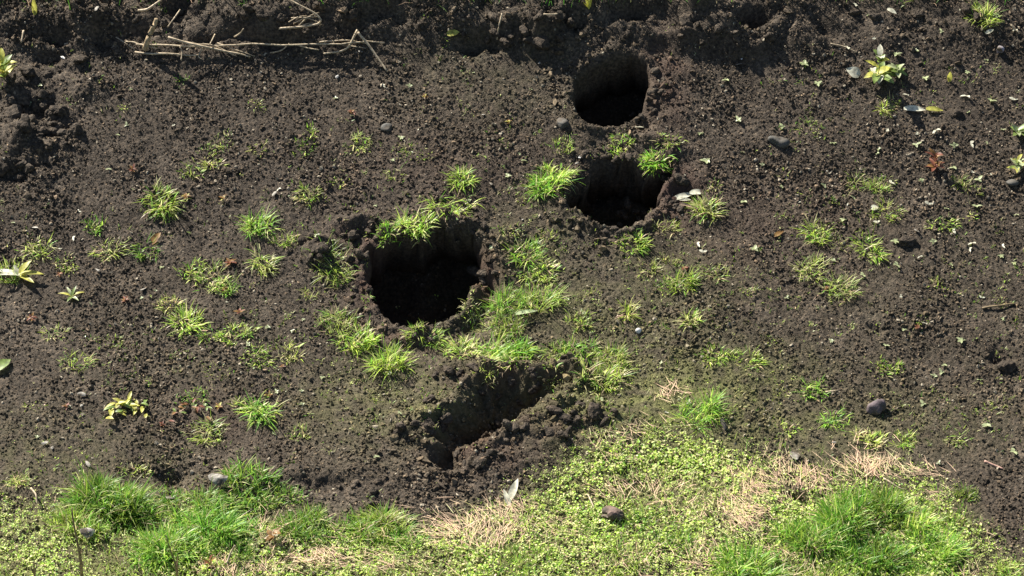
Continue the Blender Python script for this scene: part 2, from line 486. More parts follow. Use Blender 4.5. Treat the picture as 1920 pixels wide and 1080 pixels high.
# ------------------------------------------------------------------ loose soil crumbs (real little stones of earth, instanced)
def scatter_crumbs(name, n, smin, smax, seed, pale=0.0, power=3.0, label=None, spoil=False):
    r = np.random.default_rng(seed)
    x = r.uniform(-2.6, 2.6, n); y = r.uniform(-1.95, 2.2, n)
    z = Hq(x, y)
    gx = (Hq(x + .01, y) - Hq(x - .01, y)) / .02; gy = (Hq(x, y + .01) - Hq(x, y - .01)) / .02
    keep = (np.hypot(gx, gy) < 2.2) & (r.random(n) < 0.42 + 1.1 * sstep(0.3, 0.75, 0.5 + 0.5 * fbm(x * 5, y * 5, 4, 1)))
    if spoil:
        near_hole = np.zeros(n)
        for poly, D, w in HOLES:
            d = sdf(poly, x, y); near_hole = np.maximum(near_hole, np.exp(-((d + .03) / .075) ** 2) * (.25 + vnoise(x * 7, y * 7, 6)))
        keep = (np.hypot(gx, gy) < 1.2) & (r.random(n) < np.maximum(near_hole, .35 * rough_mask(x, y) ** 2))
    x, y, z = x[keep], y[keep], z[keep]; n = len(x)
    px, py = project(x, y, z)
    s = smin + (smax - smin) * r.random(n) ** power
    s *= 0.55 + 0.9 * vnoise(x * 6, y * 6, 2)
    _u, _v = undercut(x, y, z)
    V = np.stack([x + _u, y + _v, z + 0.15 * s], 1)
    me = mesh_np(name, V, attrs={"size": s, "moss": moss_tint(px, py, x, y) * 0.8, "red": red_tint(px, py, x, y), "pale": (r.random(n) < pale) * r.uniform(0.3, 1.0, n)})
    o = link(name, me)
    ng = bpy.data.node_groups.new(name, 'GeometryNodeTree')
    ng.interface.new_socket("Geometry", in_out='INPUT', socket_type='NodeSocketGeometry')
    ng.interface.new_socket("Geometry", in_out='OUTPUT', socket_type='NodeSocketGeometry')
    N, L = ng.nodes, ng.links
    gi = N.new("NodeGroupInput"); go = N.new("NodeGroupOutput")
    ico = N.new("GeometryNodeMeshIcoSphere"); ico.inputs["Radius"].default_value = 1.0; ico.inputs["Subdivisions"].default_value = 1
    sp = N.new("GeometryNodeSetPosition"); nz = N.new("ShaderNodeTexNoise"); nz.inputs["Scale"].default_value = 1.3; nz.inputs["Detail"].default_value = 2
    pos = N.new("GeometryNodeInputPosition"); sub = N.new("ShaderNodeVectorMath"); sub.operation = 'SUBTRACT'; sub.inputs[1].default_value = (0.5, 0.5, 0.5)
    L.new(nz.outputs["Color"], sub.inputs[0])
    scl = N.new("ShaderNodeVectorMath"); scl.operation = 'SCALE'; scl.inputs["Scale"].default_value = 2.4
    L.new(sub.outputs[0], scl.inputs[0]); L.new(ico.outputs[0], sp.inputs["Geometry"]); L.new(scl.outputs[0], sp.inputs["Offset"])
    sm = N.new("GeometryNodeSetMaterial"); sm.inputs["Material"].default_value = CRUMB; L.new(sp.outputs[0], sm.inputs[0])
    ip = N.new("GeometryNodeInstanceOnPoints"); L.new(gi.outputs[0], ip.inputs["Points"]); L.new(sm.outputs[0], ip.inputs["Instance"])
    rv = N.new("FunctionNodeRandomValue"); rv.data_type = 'FLOAT_VECTOR'
    rv.inputs[0].default_value = (0, 0, 0); rv.inputs[1].default_value = (6.28, 6.28, 6.28); rv.inputs["Seed"].default_value = seed
    L.new(rv.outputs[0], ip.inputs["Rotation"])
    na = N.new("GeometryNodeInputNamedAttribute"); na.data_type = 'FLOAT'; na.inputs["Name"].default_value = "size"
    rs = N.new("FunctionNodeRandomValue"); rs.data_type = 'FLOAT_VECTOR'
    rs.inputs[0].default_value = (0.45, 0.45, 0.4); rs.inputs[1].default_value = (1.45, 1.3, 1.0); rs.inputs["Seed"].default_value = seed + 5
    ml = N.new("ShaderNodeVectorMath"); ml.operation = 'SCALE'
    L.new(rs.outputs[0], ml.inputs[0]); L.new(na.outputs[0], ml.inputs["Scale"]); L.new(ml.outputs[0], ip.inputs["Scale"])
    L.new(ip.outputs[0], go.inputs[0])
    o.modifiers.new("crumbs", 'NODES').node_group = ng
    tag(o, label, kind="stuff"); o["category"] = "soil crumbs"
    return o


scatter_crumbs("soil_crumbs", 430000, 0.0016, 0.0072, 21, 0.06, 4.0, "loose dark soil crumbs lying all over the slope")

scatter_crumbs("dug_soil", 42000, 0.0035, 0.0170, 22, 0.01, 3.0, "loose dug-out soil lumps scattered round the holes and on the broken bank", True)

# ------------------------------------------------------------------ grass
GREEN = np.array([0.17, 0.40, 0.045]); LIME = np.array([0.38, 0.52, 0.075]); PALE = np.array([0.60, 0.58, 0.30]); TAN = np.array([0.70, 0.49, 0.34]); DEEP = np.array([0.09, 0.26, 0.035])


def blades(P, az, Ln, W, lean, curl, c0, c1, segs=4):
    n = len(P)
    pos = P.astype(float).copy()
    hx, hy = np.cos(az), np.sin(az)
    V = np.zeros((n, segs * 2 + 1, 3)); C = np.zeros((n, segs * 2 + 1, 3))
    for k in range(segs + 1):
        s = k / segs
        w = W * (1 - s ** 1.6) * (0.55 + 0.9 * s if s < 0.5 else 1.0) * 0.5
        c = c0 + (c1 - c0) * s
        if k < segs:
            V[:, 2 * k] = pos + np.stack([-hy * w, hx * w, 0 * w], 1); V[:, 2 * k + 1] = pos - np.stack([-hy * w, hx * w, 0 * w], 1)
            C[:, 2 * k] = c; C[:, 2 * k + 1] = c
            th = lean + curl * (s + 0.5 / segs)
            d = Ln / segs
            pos = pos + np.stack([np.sin(th) * hx * d, np.sin(th) * hy * d, np.cos(th) * d], 1)
        else:
            V[:, 2 * segs] = pos; C[:, 2 * segs] = c
    m = segs * 2 + 1
    off = (np.arange(n) * m)[:, None]
    q = np.concatenate([off + np.array([[2 * k, 2 * k + 1, 2 * k + 3, 2 * k + 2]]) for k in range(segs - 1)], 0)
    t = off + np.array([[2 * segs - 2, 2 * segs - 1, 2 * segs]])
    return V.reshape(-1, 3), q, t, C.reshape(-1, 3)


def shade(r, n, mixw, amount=0.35):
    """per-blade colours out of a weighted palette"""
    pal = np.array([GREEN, LIME, PALE, TAN, DEEP]); w = np.array(mixw, float); w /= w.sum()
    k = r.choice(5, n, p=w); k2 = r.choice(5, n, p=w)
    f = r.random((n, 1))
    return (pal[k] * f + pal[k2] * (1 - f)) * r.uniform(1 - amount, 1 + amount, (n, 1))


TINTS = {"green": (6, 4, 1.3, .2, .8), "lime": (3, 6, 2.4, .2, .2), "pale": (2, 4, 4, .5, .2), "yellow": (.4, 5, 3, 1, 0), "deep": (6, 3, .6, .1, 3)}  # the darkest mix puts shade into the colour of sunken clumps
MAT_LOOK = {"green": "fresh green", "lime": "bright yellow-green", "pale": "pale green", "yellow": "yellowish", "deep": "deep green"}


def tuft(px, py, w, h, tint, rel, seed, n=None, name="grass_tuft", look=None, cat="grass tuft", group=None, spread=False):
    r = np.random.default_rng(seed)
    c = at(px, py + h * 0.25)
    rad = w * 0.5 * PXM
    ln = h * PXM / 0.80
    if n is None: n = int(np.clip(w * h / 5.0, 34, 340))
    # a few shoots, each throwing several blades
    ns = max(5, n // 7)
    if spread: ns = n // 4
    a = r.uniform(0, 2 * np.pi, ns); q = np.sqrt(r.random(ns)) * (0.9 + .25 * np.sin(3 * a + seed) if spread else 0.78)
    sx = q * np.cos(a) * rad; sy = q * np.sin(a) * rad * (0.62 if spread else min(1.0, 0.4 + 1.1 * h / w))
    rot = r.uniform(-.5, .5); sx, sy = sx * math.cos(rot) - sy * math.sin(rot), sx * math.sin(rot) + sy * math.cos(rot)
    pw = r.random(ns) ** 1.5 + .08; pw /= pw.sum()
    who = r.choice(ns, n, p=pw)
    vig = (r.uniform(.55, 1.25, ns) * np.clip(1.1 - .45 * q ** 2, .3, 1))[who]; head = r.uniform(0, 2 * np.pi, ns)[who]
    bx = sx[who] + r.normal(0, 0.007, n); by = sy[who] + r.normal(0, 0.007, n)
    for _ in range(4):                              # shoots keep to the firm ground, none grows in the air of a hole
        bz = Hq(c.x + bx, c.y + by) - c.z - 0.006
        off = np.abs(bz) > 0.035 + 0.3 * np.hypot(bx, by)
        if not off.any(): break
        bx[off] = bx[off] * .4; by[off] = by[off] * .4 + .004
    out = np.arctan2(by, bx)
    az = np.where(r.random(n) < .45, head, out) + r.normal(0, 1.0, n)
    Ln = ln * r.uniform(0.45, 1.2, n) * vig * ((0.35 + 1.25 * vnoise((c.x + bx) * 11, (c.y + by) * 11, 2)) if spread else 0.62 + 0.75 * vnoise((c.x + bx) * 9, (c.y + by) * 9, 1)); W = r.uniform(0.0032, 0.0066, n) * (0.8 + 0.25 * min(2, h / 40))
    W = W * r.uniform(.7, 1.3)
    lean = np.abs(r.normal(r.uniform(.3, .85) if spread else r.uniform(.5, 1.05), 0.32, n)); curl = np.abs(r.normal(0.75, 0.5, n))
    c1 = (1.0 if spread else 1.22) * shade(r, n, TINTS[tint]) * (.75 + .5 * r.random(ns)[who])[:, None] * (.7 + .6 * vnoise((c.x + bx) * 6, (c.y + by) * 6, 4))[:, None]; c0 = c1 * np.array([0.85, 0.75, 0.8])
    dead = r.random(n) < (r.uniform(.04, .10) if spread else r.uniform(.03, .14))
    c1[dead] = (TAN * .75 + PALE * .25) * r.uniform(.5, 1.0, (int(dead.sum()), 1)); c0 = np.where(dead[:, None], c1, c0); lean = np.where(dead, lean + .5, lean)
    bz = np.maximum(bz, -0.06)
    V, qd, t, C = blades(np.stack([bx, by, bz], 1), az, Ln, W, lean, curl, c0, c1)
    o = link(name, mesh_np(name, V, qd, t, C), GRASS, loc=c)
    tag(o, (look or (MAT_LOOK[tint] + " grass tuft")) + " " + rel, cat, group or "grass tufts on the bare slope")
    return o


TUFTS = [  # seen position, width, height, tint, where
 (342, 152, 34, 20, "green", "alone below the thick stick, small and neat"), (228, 196, 26, 18, "yellow", "small, below left of the thick stick on the upper left"),
 (480, 194, 34, 14, "pale", "tiny and flat, on the open soil under the long straws"), (415, 266, 54, 26, "pale", "upper left, highest of a slanting row of four"),
 (385, 280, 30, 20, "green", "upper left, second of a slanting row of four"), (396, 298, 36, 20, "yellow", "upper left, third of a slanting row of four"),
 (362, 319, 46, 28, "lime", "upper left, lowest of a slanting row of four"), (485, 275, 30, 18, "yellow", "tiny, right of the slanting row on the upper left"),
 (581, 246, 26, 16, "lime", "tiny, just above a wider flat tuft on the upper left"), (570, 276, 48, 24, "green", "wide and loose, just under a tiny lime one"),
 (672, 269, 44, 30, "pale", "left of the long low tuft on the upper middle"), (775, 286, 78, 22, "lime", "long and low, on open soil at the upper middle"),
 (866, 330, 42, 42, "lime", "tall, above the wider tuft that stands over the largest hole"), (850, 382, 78, 40, "lime", "wide and bushy, above right of the largest hole"),
 (742, 327, 46, 22, "pale", "sparse and dull, left of the tall lime tuft"), (575, 362, 36, 32, "pale", "upright, alone on the left middle"),
 (300, 374, 52, 40, "lime", "spiky, right of the faint orange weeds on the left"), (178, 421, 36, 26, "green", "neat, alone near the left edge"),
 (72, 470, 58, 26, "pale", "loose, above the big yellow leaves on the left edge"), (205, 463, 50, 28, "pale", "left one of two beside the orange leaf"),
 (275, 464, 44, 30, "green", "touching the small orange leaf on the left"), (485, 421, 52, 34, "green", "upper of a close pair left of the largest hole"),
 (533, 446, 48, 28, "lime", "lower of a close pair left of the largest hole"), (494, 489, 44, 34, "pale", "below the close pair at left of the largest hole"),
 (124, 494, 48, 20, "pale", "sparse, right of the big yellow leaves on the left edge"), (20, 508, 60, 30, "lime", "on the left edge behind the big yellow leaves"),
 (365, 505, 50, 30, "lime", "left end of the trailing patch on the left middle"), (396, 518, 56, 36, "pale", "middle of the trailing patch on the left middle"),
 (425, 532, 40, 40, "green", "right end of the trailing patch on the left middle"), (413, 484, 36, 14, "pale", "low, above the trailing patch on the left middle"),
 (320, 567, 46, 18, "yellow", "flat, above the spiky forked tuft on the left"), (350, 600, 56, 40, "lime", "spiky and forked, left of the long spiky row"),
 (100, 621, 40, 26, "pale", "under the red weed near the left edge"), (400, 620, 36, 34, "green", "left end of a long spiky row"), (440, 625, 76, 30, "lime", "long and spiky, under the pink weed on the left"),
 (222, 635, 16, 22, "lime", "single thin sprig on the lower left"), (145, 676, 52, 30, "lime", "alone on the lower left, below the thin sprig"),
 (490, 664, 64, 32, "lime", "bigger of two, on the lower left towards the long gouge"), (540, 660, 44, 22, "yellow", "smaller right one of two, on the lower left towards the long gouge"),
 (585, 547, 32, 26, "yellow", "sparse, left of the largest hole's lower half"), (365, 740, 64, 18, "green", "flat and thin, above the orange weed on the lower left"),
 (489, 766, 50, 40, "green", "thick and bright, right of the orange weed on the lower left"), (455, 760, 34, 22, "yellow", "thin, just left of a thick bright one on the lower left"),
 (392, 808, 56, 36, "pale", "mixed with small leaves below the orange weed on the lower left"), (405, 700, 60, 18, "yellow", "faint and sparse, above a flat tuft on the lower left"),
 (38, 897, 30, 30, "yellow", "by the left edge, just above the bottom lawn"), (620, 488, 74, 56, "lime", "large and bushy, at left of the largest hole"),
 (728, 432, 46, 34, "green", "on the upper rim of the largest hole, left half"), (785, 420, 66, 44, "lime", "on the upper rim of the largest hole, right half, thickest"),
 (690, 550, 12, 18, "lime", "tiny, growing out of the left wall inside the largest hole"), (630, 602, 64, 36, "pale", "below left of the largest hole, upper of two"),
 (668, 634, 74, 36, "lime", "below left of the largest hole, lower of two"), (730, 676, 62, 38, "lime", "below the largest hole, lower left end of a slanting pair"),
 (800, 632, 64, 36, "lime", "on the lower rim of the largest hole"), (870, 650, 66, 34, "pale", "bluish and leafy, right of the lower rim of the largest hole"),
 (955, 431, 44, 26, "pale", "small, high between the largest hole and the jagged hole"), (1025, 440, 20, 24, "yellow", "tiny, right of a small pale one between the two big holes"),
 (985, 467, 62, 40, "green", "top of the long patch right of the largest hole"), (1026, 508, 42, 40, "pale", "on the right border of the long patch by the largest hole"),
 (948, 562, 74, 60, "green", "big, left of two amid the patch by the largest hole"), (1008, 558, 72, 60, "lime", "big, right of two amid the patch by the largest hole"),
 (905, 605, 60, 40, "pale", "leafy, at right of the largest hole's lower rim"), (950, 612, 60, 36, "lime", "around the fallen green blade leaf"),
 (930, 660, 44, 34, "lime", "above the long gouge, left one of three"), (972, 662, 66, 40, "green", "above the long gouge, middle one of three"), (1045, 656, 40, 30, "lime", "above the long gouge, right one of three"),
 (1088, 650, 72, 60, "green", "tall, right of the three above the long gouge"), (1155, 668, 66, 44, "lime", "rightmost of the patch above the long gouge"),
 (1125, 702, 70, 40, "pale", "lowest of the patch above the right end of the long gouge"), (1088, 602, 44, 28, "pale", "small, left of the white ball"),
 (1038, 326, 50, 46, "lime", "tall, at left of the jagged hole"), (1020, 348, 50, 34, "green", "below left of a tall one by the jagged hole"), (988, 362, 44, 18, "yellow", "flat, farthest left of the jagged hole"),
 (1055, 268, 36, 30, "lime", "between the grey pebble and the jagged hole"), (1165, 263, 42, 30, "lime", "on the lower rim of the round top hole"),
 (1255, 257, 56, 22, "lime", "low, wide, right of the round top hole's lower rim"), (1232, 299, 62, 26, "green", "on the upper right rim of the jagged hole"),
 (1246, 421, 38, 30, "yellow", "on the lower right rim of the jagged hole"), (1186, 456, 58, 28, "lime", "below the jagged hole"), (1260, 484, 26, 18, "yellow", "tiny, below right of the jagged hole"),
 (1280, 528, 44, 36, "lime", "mixed with red, on open soil below the jagged hole"), (1250, 535, 40, 22, "pale", "leafy, touching a lime one mixed with red below the jagged hole"), (1176, 580, 26, 22, "yellow", "tiny, above the white ball"),
 (1341, 509, 42, 30, "pale", "star-like, right of the centre on open soil"), (1293, 598, 32, 24, "pale", "thin, right of the white ball"), (1340, 664, 46, 24, "lime", "left one of a low pair right of the centre"),
 (1402, 670, 64, 24, "lime", "right one of a low pair right of the centre"), (1326, 386, 42, 32, "pale", "under the white fallen leaves"), (1342, 348, 36, 26, "pale", "above the white fallen leaves"),
 (1518, 235, 50, 18, "pale", "low, above the dark grey stone"), (1665, 199, 44, 22, "yellow", "beside the yellow leaf strip on the upper right"), (1463, 328, 28, 18, "yellow", "tiny, below the dark grey stone"),
 (1665, 393, 58, 26, "pale", "with a white leaf at its left, on the right"), (1532, 433, 42, 32, "lime", "upright, highest of the cluster on the right middle"), (1770, 419, 56, 26, "lime", "wide, at right above the mauve clod"),
 (1578, 463, 38, 18, "yellow", "left half of a pair in the cluster on the right middle"), (1631, 463, 48, 30, "lime", "right half of a pair in the cluster on the right middle"), (1525, 499, 50, 36, "pale", "spiky, in the cluster on the right middle"),
 (1574, 537, 60, 34, "pale", "lowest of the cluster on the right middle"), (1716, 598, 42, 20, "lime", "small and star-like, alone on the right"), (1662, 690, 60, 24, "lime", "alone on the lower right, above the mauve stone"),
 (1524, 729, 44, 32, "green", "left of the mauve stone and a little higher"), (1563, 782, 44, 38, "green", "left of the mauve stone and a little lower"), (1468, 737, 34, 18, "yellow", "thin, between the thick dome tuft and the mauve stone"),
 (1312, 768, 70, 50, "green", "thick, dome shaped, beside the dry straw patch right of the gouge"), (1384, 766, 30, 22, "yellow", "thin, right of the thick dome tuft"), (1690, 822, 44, 22, "lime", "below the mauve stone, right one"),
 (1630, 818, 46, 22, "yellow", "below the mauve stone, left one"), (1798, 816, 38, 28, "lime", "alone on the lower right near the edge"), (1606, 340, 22, 26, "lime", "tiny, left of the red dock on the right"),
 (1648, 346, 58, 28, "pale", "loose, left of the red dock on the right"), (1830, 400, 28, 14, "yellow", "tiny, on the far right"), (1810, 346, 50, 20, "pale", "under the red dock on the right"), (1870, 760, 44, 22, "yellow", "thin, on the lower right by the edge"),
 (1845, 28, 50, 30, "pale", "in the top right corner"),
 (915, 690, 46, 22, "yellow", "small, on the upper lip of the long gouge, left"), (1035, 705, 50, 22, "pale", "small, on the upper lip of the long gouge, right"), (880, 575, 40, 26, "pale", "small, on the right rim of the largest hole"), (1000, 500, 56, 30, "lime", "in the upper part of the patch between the two big holes"),
 (640, 520, 44, 22, "pale", "low, close under the bushy one left of the largest hole"), (1215, 505, 40, 20, "yellow", "faint, left of the lime tuft mixed with red"), (1450, 640, 34, 16, "yellow", "faint, on bare soil between the low pair and the right side"), (1590, 610, 30, 14, "pale", "faint, on bare soil below the right cluster"),
 (1760, 530, 34, 16, "yellow", "faint, right of the cluster on the right middle"), (1870, 560, 34, 18, "pale", "faint, above the thin brown twig on the right"), (1480, 800, 44, 20, "pale", "faint, above the long pale flat chip"), (1230, 800, 50, 22, "lime", "at the upper edge of the leafy lawn below the dome tuft"),
 (60, 760, 36, 16, "yellow", "faint, left of the pale squarish chip"), (255, 880, 40, 20, "yellow", "small, just above the bottom left clumps"), (560, 810, 40, 16, "pale", "faint, left of the long gouge's mound"), (700, 745, 40, 16, "yellow", "faint, at upper left of the long gouge"),
 (640, 340, 34, 16, "pale", "faint, between an upright one and the dull one, left middle"), (445, 330, 30, 14, "yellow", "faint, right of the lowest of the slanting row"), (1400, 540, 36, 16, "yellow", "faint, right of the star-like one near the centre"), (1120, 540, 34, 16, "yellow", "faint, on bare soil right of the long patch"),
]
for i, (x, y, w, h, tn, rel) in enumerate(TUFTS):
    tuft(x, y, w * 1.32, h * (0.50 + 0.30 * ((i * 37) % 11) / 11) * (0.85 if h > 50 else 1.2 if 880 < x < 1200 and 500 < y < 715 else 1.0), tn, rel, 1000 + i)

CLUMPS = [
 (210, 935, 130, 84, "green", "behind the dark stalk, leftmost of the big ones"), (145, 985, 100, 56, "lime", "on the bottom left, low, at the foot of the dark stalk"),
 (258, 975, 80, 46, "deep", "bottom left, in the dip between two big ones"), (360, 945, 130, 70, "green", "on the bottom left, below the flat pale stone"), (400, 985, 130, 60, "deep", "on the bottom left, shaded, below another big one"),
 (480, 920, 140, 64, "green", "on the bottom left, right of the flat pale stone"), (310, 1025, 100, 80, "green", "on the bottom left, lowest, beside the second dark stalk"), (430, 1030, 110, 46, "green", "on the bottom left, beside the leaning pale straw"),
 (560, 985, 110, 54, "green", "on the bottom, behind the orange dry weed"), (640, 1000, 100, 54, "green", "left of a pair right of the orange dry weed, bottom"), (715, 985, 90, 60, "lime", "right of a pair right of the orange dry weed, bottom"),
 (745, 1010, 70, 60, "green", "on the bottom, left of the straw mat under the gouge"), (1600, 970, 150, 80, "green", "on the bottom right, upper left of the big patch"), (1700, 965, 140, 70, "lime", "on the bottom right, upper right of the big patch"),
 (1520, 1010, 120, 80, "green", "left flank of the big bottom right patch"), (1620, 1030, 150, 80, "deep", "shaded, in the heart of the big bottom right patch"), (1730, 1030, 130, 70, "green", "on the bottom right, right flank of the big patch"),
 (1410, 1065, 140, 70, "green", "on the bottom edge left of the big right patch"), (1560, 1078, 140, 50, "lime", "on the bottom edge under the big patch on the right"), (1790, 985, 80, 56, "lime", "on the bottom right, rightmost of the big patch"),
 (1250, 1010, 90, 56, "green", "on the bottom, below right of the pinkish stone"), (1200, 975, 60, 40, "green", "on the bottom, touching the pinkish stone's right side"), (1170, 1050, 90, 44, "lime", "on the bottom edge, below the pinkish stone"),
 (1005, 1050, 100, 40, "lime", "on the bottom edge right of the gouge's straw mat"), (1895, 1065, 60, 46, "lime", "in the bottom right corner"), (1700, 1078, 120, 50, "green", "on the bottom edge, right below the big right patch"),
 (1815, 925, 50, 40, "lime", "small, on the right end of the bottom lawn"),
]
for i, (x, y, w, h, tn, rel) in enumerate(CLUMPS):
    tuft(x, y, w * 1.15, h * 0.42, tn, rel, 3000 + i, n=int(w * h / 6), spread=True, name="grass_clump", look=MAT_LOOK[tn] + " grass clump", cat="grass clump", group="big grass clumps along the bottom")

# ------------------------------------------------------------------ lawn carpet: stuff nobody could count
def spots(n, seed, y0=-1.95, y1=0.2, x=2.6):
    r = np.random.default_rng(seed)
    X = r.uniform(-x, x, n); Y = r.uniform(y0, y1, n); Z = Hq(X, Y)
    px, py = project(X, Y, Z)
    return r, X, Y, Z, px, py


DRYP = [(900, 1000, 85, 34, 1), (955, 965, 40, 22, .9), (1450, 912, 95, 32, 1), (1265, 745, 32, 12, 1), (1635, 880, 48, 18, 1), (1405, 965, 38, 45, .8), (1190, 925, 55, 20, .8), (620, 1050, 95, 16, .9), (450, 1072, 80, 14, .9),
        (1320, 1055, 40, 26, .7), (1720, 890, 46, 9, .9), (1600, 842, 46, 10, .6), (510, 1010, 40, 26, .4), (1300, 960, 70, 24, .3), (760, 1060, 60, 14, .5)]


def dry_mask(px, py):
    m = np.zeros(px.shape)
    for cx, cy, rx, ry, w in DRYP: m = np.maximum(m, w * np.exp(-(((px - cx) / rx) ** 2 + ((py - cy) / ry) ** 2) ** 1.2))
    return m


# creeping little leaves
r, X, Y, Z, px, py = spots(460000, 41, -1.95, 0.9)
sparse = np.clip(moss_tint(px, py, X, Y) * 0.30, 0, 1) * (vnoise(X * 30, Y * 30, 1) > 0.5)
dens = np.maximum(lawn_mask(px + 60 * fbm(X * 4, Y * 4, 2, 6), py + 45 * fbm(X * 6, Y * 6, 3, 5), 62) * (0.28 + 1.15 * vnoise(X * 7, Y * 7, 5)) * (0.35 + 1.1 * vnoise(X * 28, Y * 28, 3)), sparse * 1.1) * (1 - 0.85 * dry_mask(px, py))
k = r.random(len(X)) < dens * 0.27
X, Y = X[k], Y[k]                                  # stems, each with a whorl of leaves
lv = r.integers(3, 8, len(X)); sid = np.repeat(np.arange(len(X)), lv)
siz = (0.5 + 0.9 * vnoise(X * 6, Y * 6, 6)) * r.uniform(.7, 1.25, len(X)); siz = siz[sid]
wh = r.uniform(0, 6.28, len(sid)); X = X[sid] + np.cos(wh) * .003 * siz; Y = Y[sid] + np.sin(wh) * .003 * siz
Z = Hq(X, Y); px, py = project(X, Y, Z); n = len(X)
lw = lawn_mask(px, py, 45)
L_ = r.uniform(0.004, 0.0115, n) * (0.6 + 0.4 * lw) * siz; W_ = L_ * r.uniform(0.45, 0.8, n)
az = wh; tilt = r.normal(0.35, 0.35, n); up = (r.uniform(0.002, 0.02, len(lv))[sid] + r.normal(0, .002, n)) * (0.25 + 0.75 * lw)
d = np.stack([np.cos(az) * np.cos(tilt), np.sin(az) * np.cos(tilt), np.sin(tilt)], 1)
s = np.stack([-np.sin(az), np.cos(az), r.normal(0, 0.3, n)], 1)
b = np.stack([X, Y, Z + up], 1)
V = np.stack([b, b + d * (L_ * .5)[:, None] + s * (W_ * .5)[:, None], b + d * L_[:, None] - np.array([0, 0, 1]) * (L_ * .15)[:, None], b + d * (L_ * .5)[:, None] - s * (W_ * .5)[:, None], b + d * (L_ * .55)[:, None] - np.array([0, 0, 1]) * (L_ * .12)[:, None]], 1)
o5 = (np.arange(n) * 5)[:, None]
tr = np.concatenate([o5 + np.array([[0, 4, 1]]), o5 + np.array([[1, 4, 2]]), o5 + np.array([[2, 4, 3]]), o5 + np.array([[3, 4, 0]])], 0)
C = np.repeat((shade(r, n, (1.2, 7.0, 4.6, .6, .2), 0.3) * r.uniform(.85, 1.45, (len(lv), 1))[sid]), 5, 0)
cover = link("ground_cover", mesh_np("ground_cover", V.reshape(-1, 3), None, tr, C), COVER)
tag(cover, "low yellow-green creeping leaves carpeting the foot of the slope", kind="stuff")

# short lawn grass
r, X, Y, Z, px, py = spots(60000, 42, -1.95, 0.0)
dens = lawn_mask(px, py, 40) * (0.15 + 1.3 * sstep(0.4, 0.75, vnoise(X * 5, Y * 5, 2))) * (1 - 0.6 * dry_mask(px, py))
k = r.random(len(X)) < dens * 0.6
X, Y, Z = X[k], Y[k], Z[k]; n = len(X)
c1 = shade(r, n, (4, 6, 2, .8, 1.2))
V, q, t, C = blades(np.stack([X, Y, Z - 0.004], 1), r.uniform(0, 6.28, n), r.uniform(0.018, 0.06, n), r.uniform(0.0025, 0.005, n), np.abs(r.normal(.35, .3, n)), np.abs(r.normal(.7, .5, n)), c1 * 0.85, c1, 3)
tag(link("lawn_grass", mesh_np("lawn_grass", V, q, t, C), GRASS), "short thin grass growing through the low leaves at the foot of the slope", kind="stuff")

# thin sprigs too small to tell apart, in loose patches over the whole slope
r, X, Y, Z, px, py = spots(6500, 46, -1.6, 1.35)
k = (r.random(len(X)) < sstep(.36, .8, vnoise(X * 3.3, Y * 3.3, 3)) * (.25 + .75 * sstep(60, 420, py))) & (np.abs(Hq(X, Y + .03) - Hq(X, Y - .03)) < .06)
X, Y = X[k], Y[k]; m_ = r.integers(3, 9, len(X)); sid = np.repeat(np.arange(len(X)), m_); n = len(sid)
X = X[sid] + r.normal(0, .007, n); Y = Y[sid] + r.normal(0, .007, n); Z = Hq(X, Y)
c1 = shade(r, n, (3, 5, 3.5, 1, .5), .3) * r.uniform(.6, 1.1, (len(m_), 1))[sid]
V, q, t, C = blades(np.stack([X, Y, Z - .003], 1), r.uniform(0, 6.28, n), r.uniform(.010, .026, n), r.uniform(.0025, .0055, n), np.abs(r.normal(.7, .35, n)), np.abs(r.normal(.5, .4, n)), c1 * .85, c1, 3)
tag(link("grass_sprigs", mesh_np("grass_sprigs", V, q, t, C), GRASS), "thin scattered sprigs of young grass between the tufts", kind="stuff")

# matted dead grass
r, X, Y, Z, px, py = spots(330000, 43, -1.95, 0.3)
k = r.random(len(X)) < np.maximum(dry_mask(px, py) * (0.2 + 1.1 * vnoise(X * 9, Y * 9, 4)), 0.16 * lawn_mask(px, py, 30) * sstep(.45, .8, vnoise(X * 5, Y * 5, 7))) * 0.75
X, Y, Z = X[k], Y[k], Z[k]; n = len(X)
c1 = shade(r, n, (0, .4, 2.2, 8, 0), 0.4)
azd = 1.9 + 1.3 * fbm(X * 4, Y * 4, 2, 3) * 2 + r.normal(0, .55, n)
V, q, t, C = blades(np.stack([X, Y, Z + r.uniform(0, .018, n)], 1), azd, r.uniform(0.025, 0.085, n), r.uniform(0.0016, 0.0036, n), r.uniform(1.25, 1.65, n), r.uniform(-.1, .4, n), c1, c1 * 1.1, 3)
tag(link("dead_grass", mesh_np("dead_grass", V, q, t, C), DRY), "matted pinkish tan dead grass lying flat in patches on the lawn", kind="stuff")

# grass at the very top of the bank, its shade put into the colour
r, X, Y, Z, px, py = spots(30000, 44, 1.2, 2.2)
k = r.random(len(X)) < sstep(22, -25, py) * (0.3 + vnoise(X * 5, Y * 5, 2)) * 0.75
X, Y, Z = X[k], Y[k], Z[k]; n = len(X)
c1 = shade(r, n, (3, 1, .5, 2.2, 5), 0.4) * 0.7
V, q, t, C = blades(np.stack([X, Y, Z - 0.004], 1), r.uniform(0, 6.28, n), r.uniform(0.05, 0.16, n), r.uniform(0.003, 0.006, n), np.abs(r.normal(.3, .3, n)), np.abs(r.normal(.7, .5, n)), c1 * 0.8, c1, 3)
tag(link("bank_grass", mesh_np("bank_grass", V, q, t, C), GRASS), "rough grass coloured dark for shade along the top of the broken bank", kind="stuff")

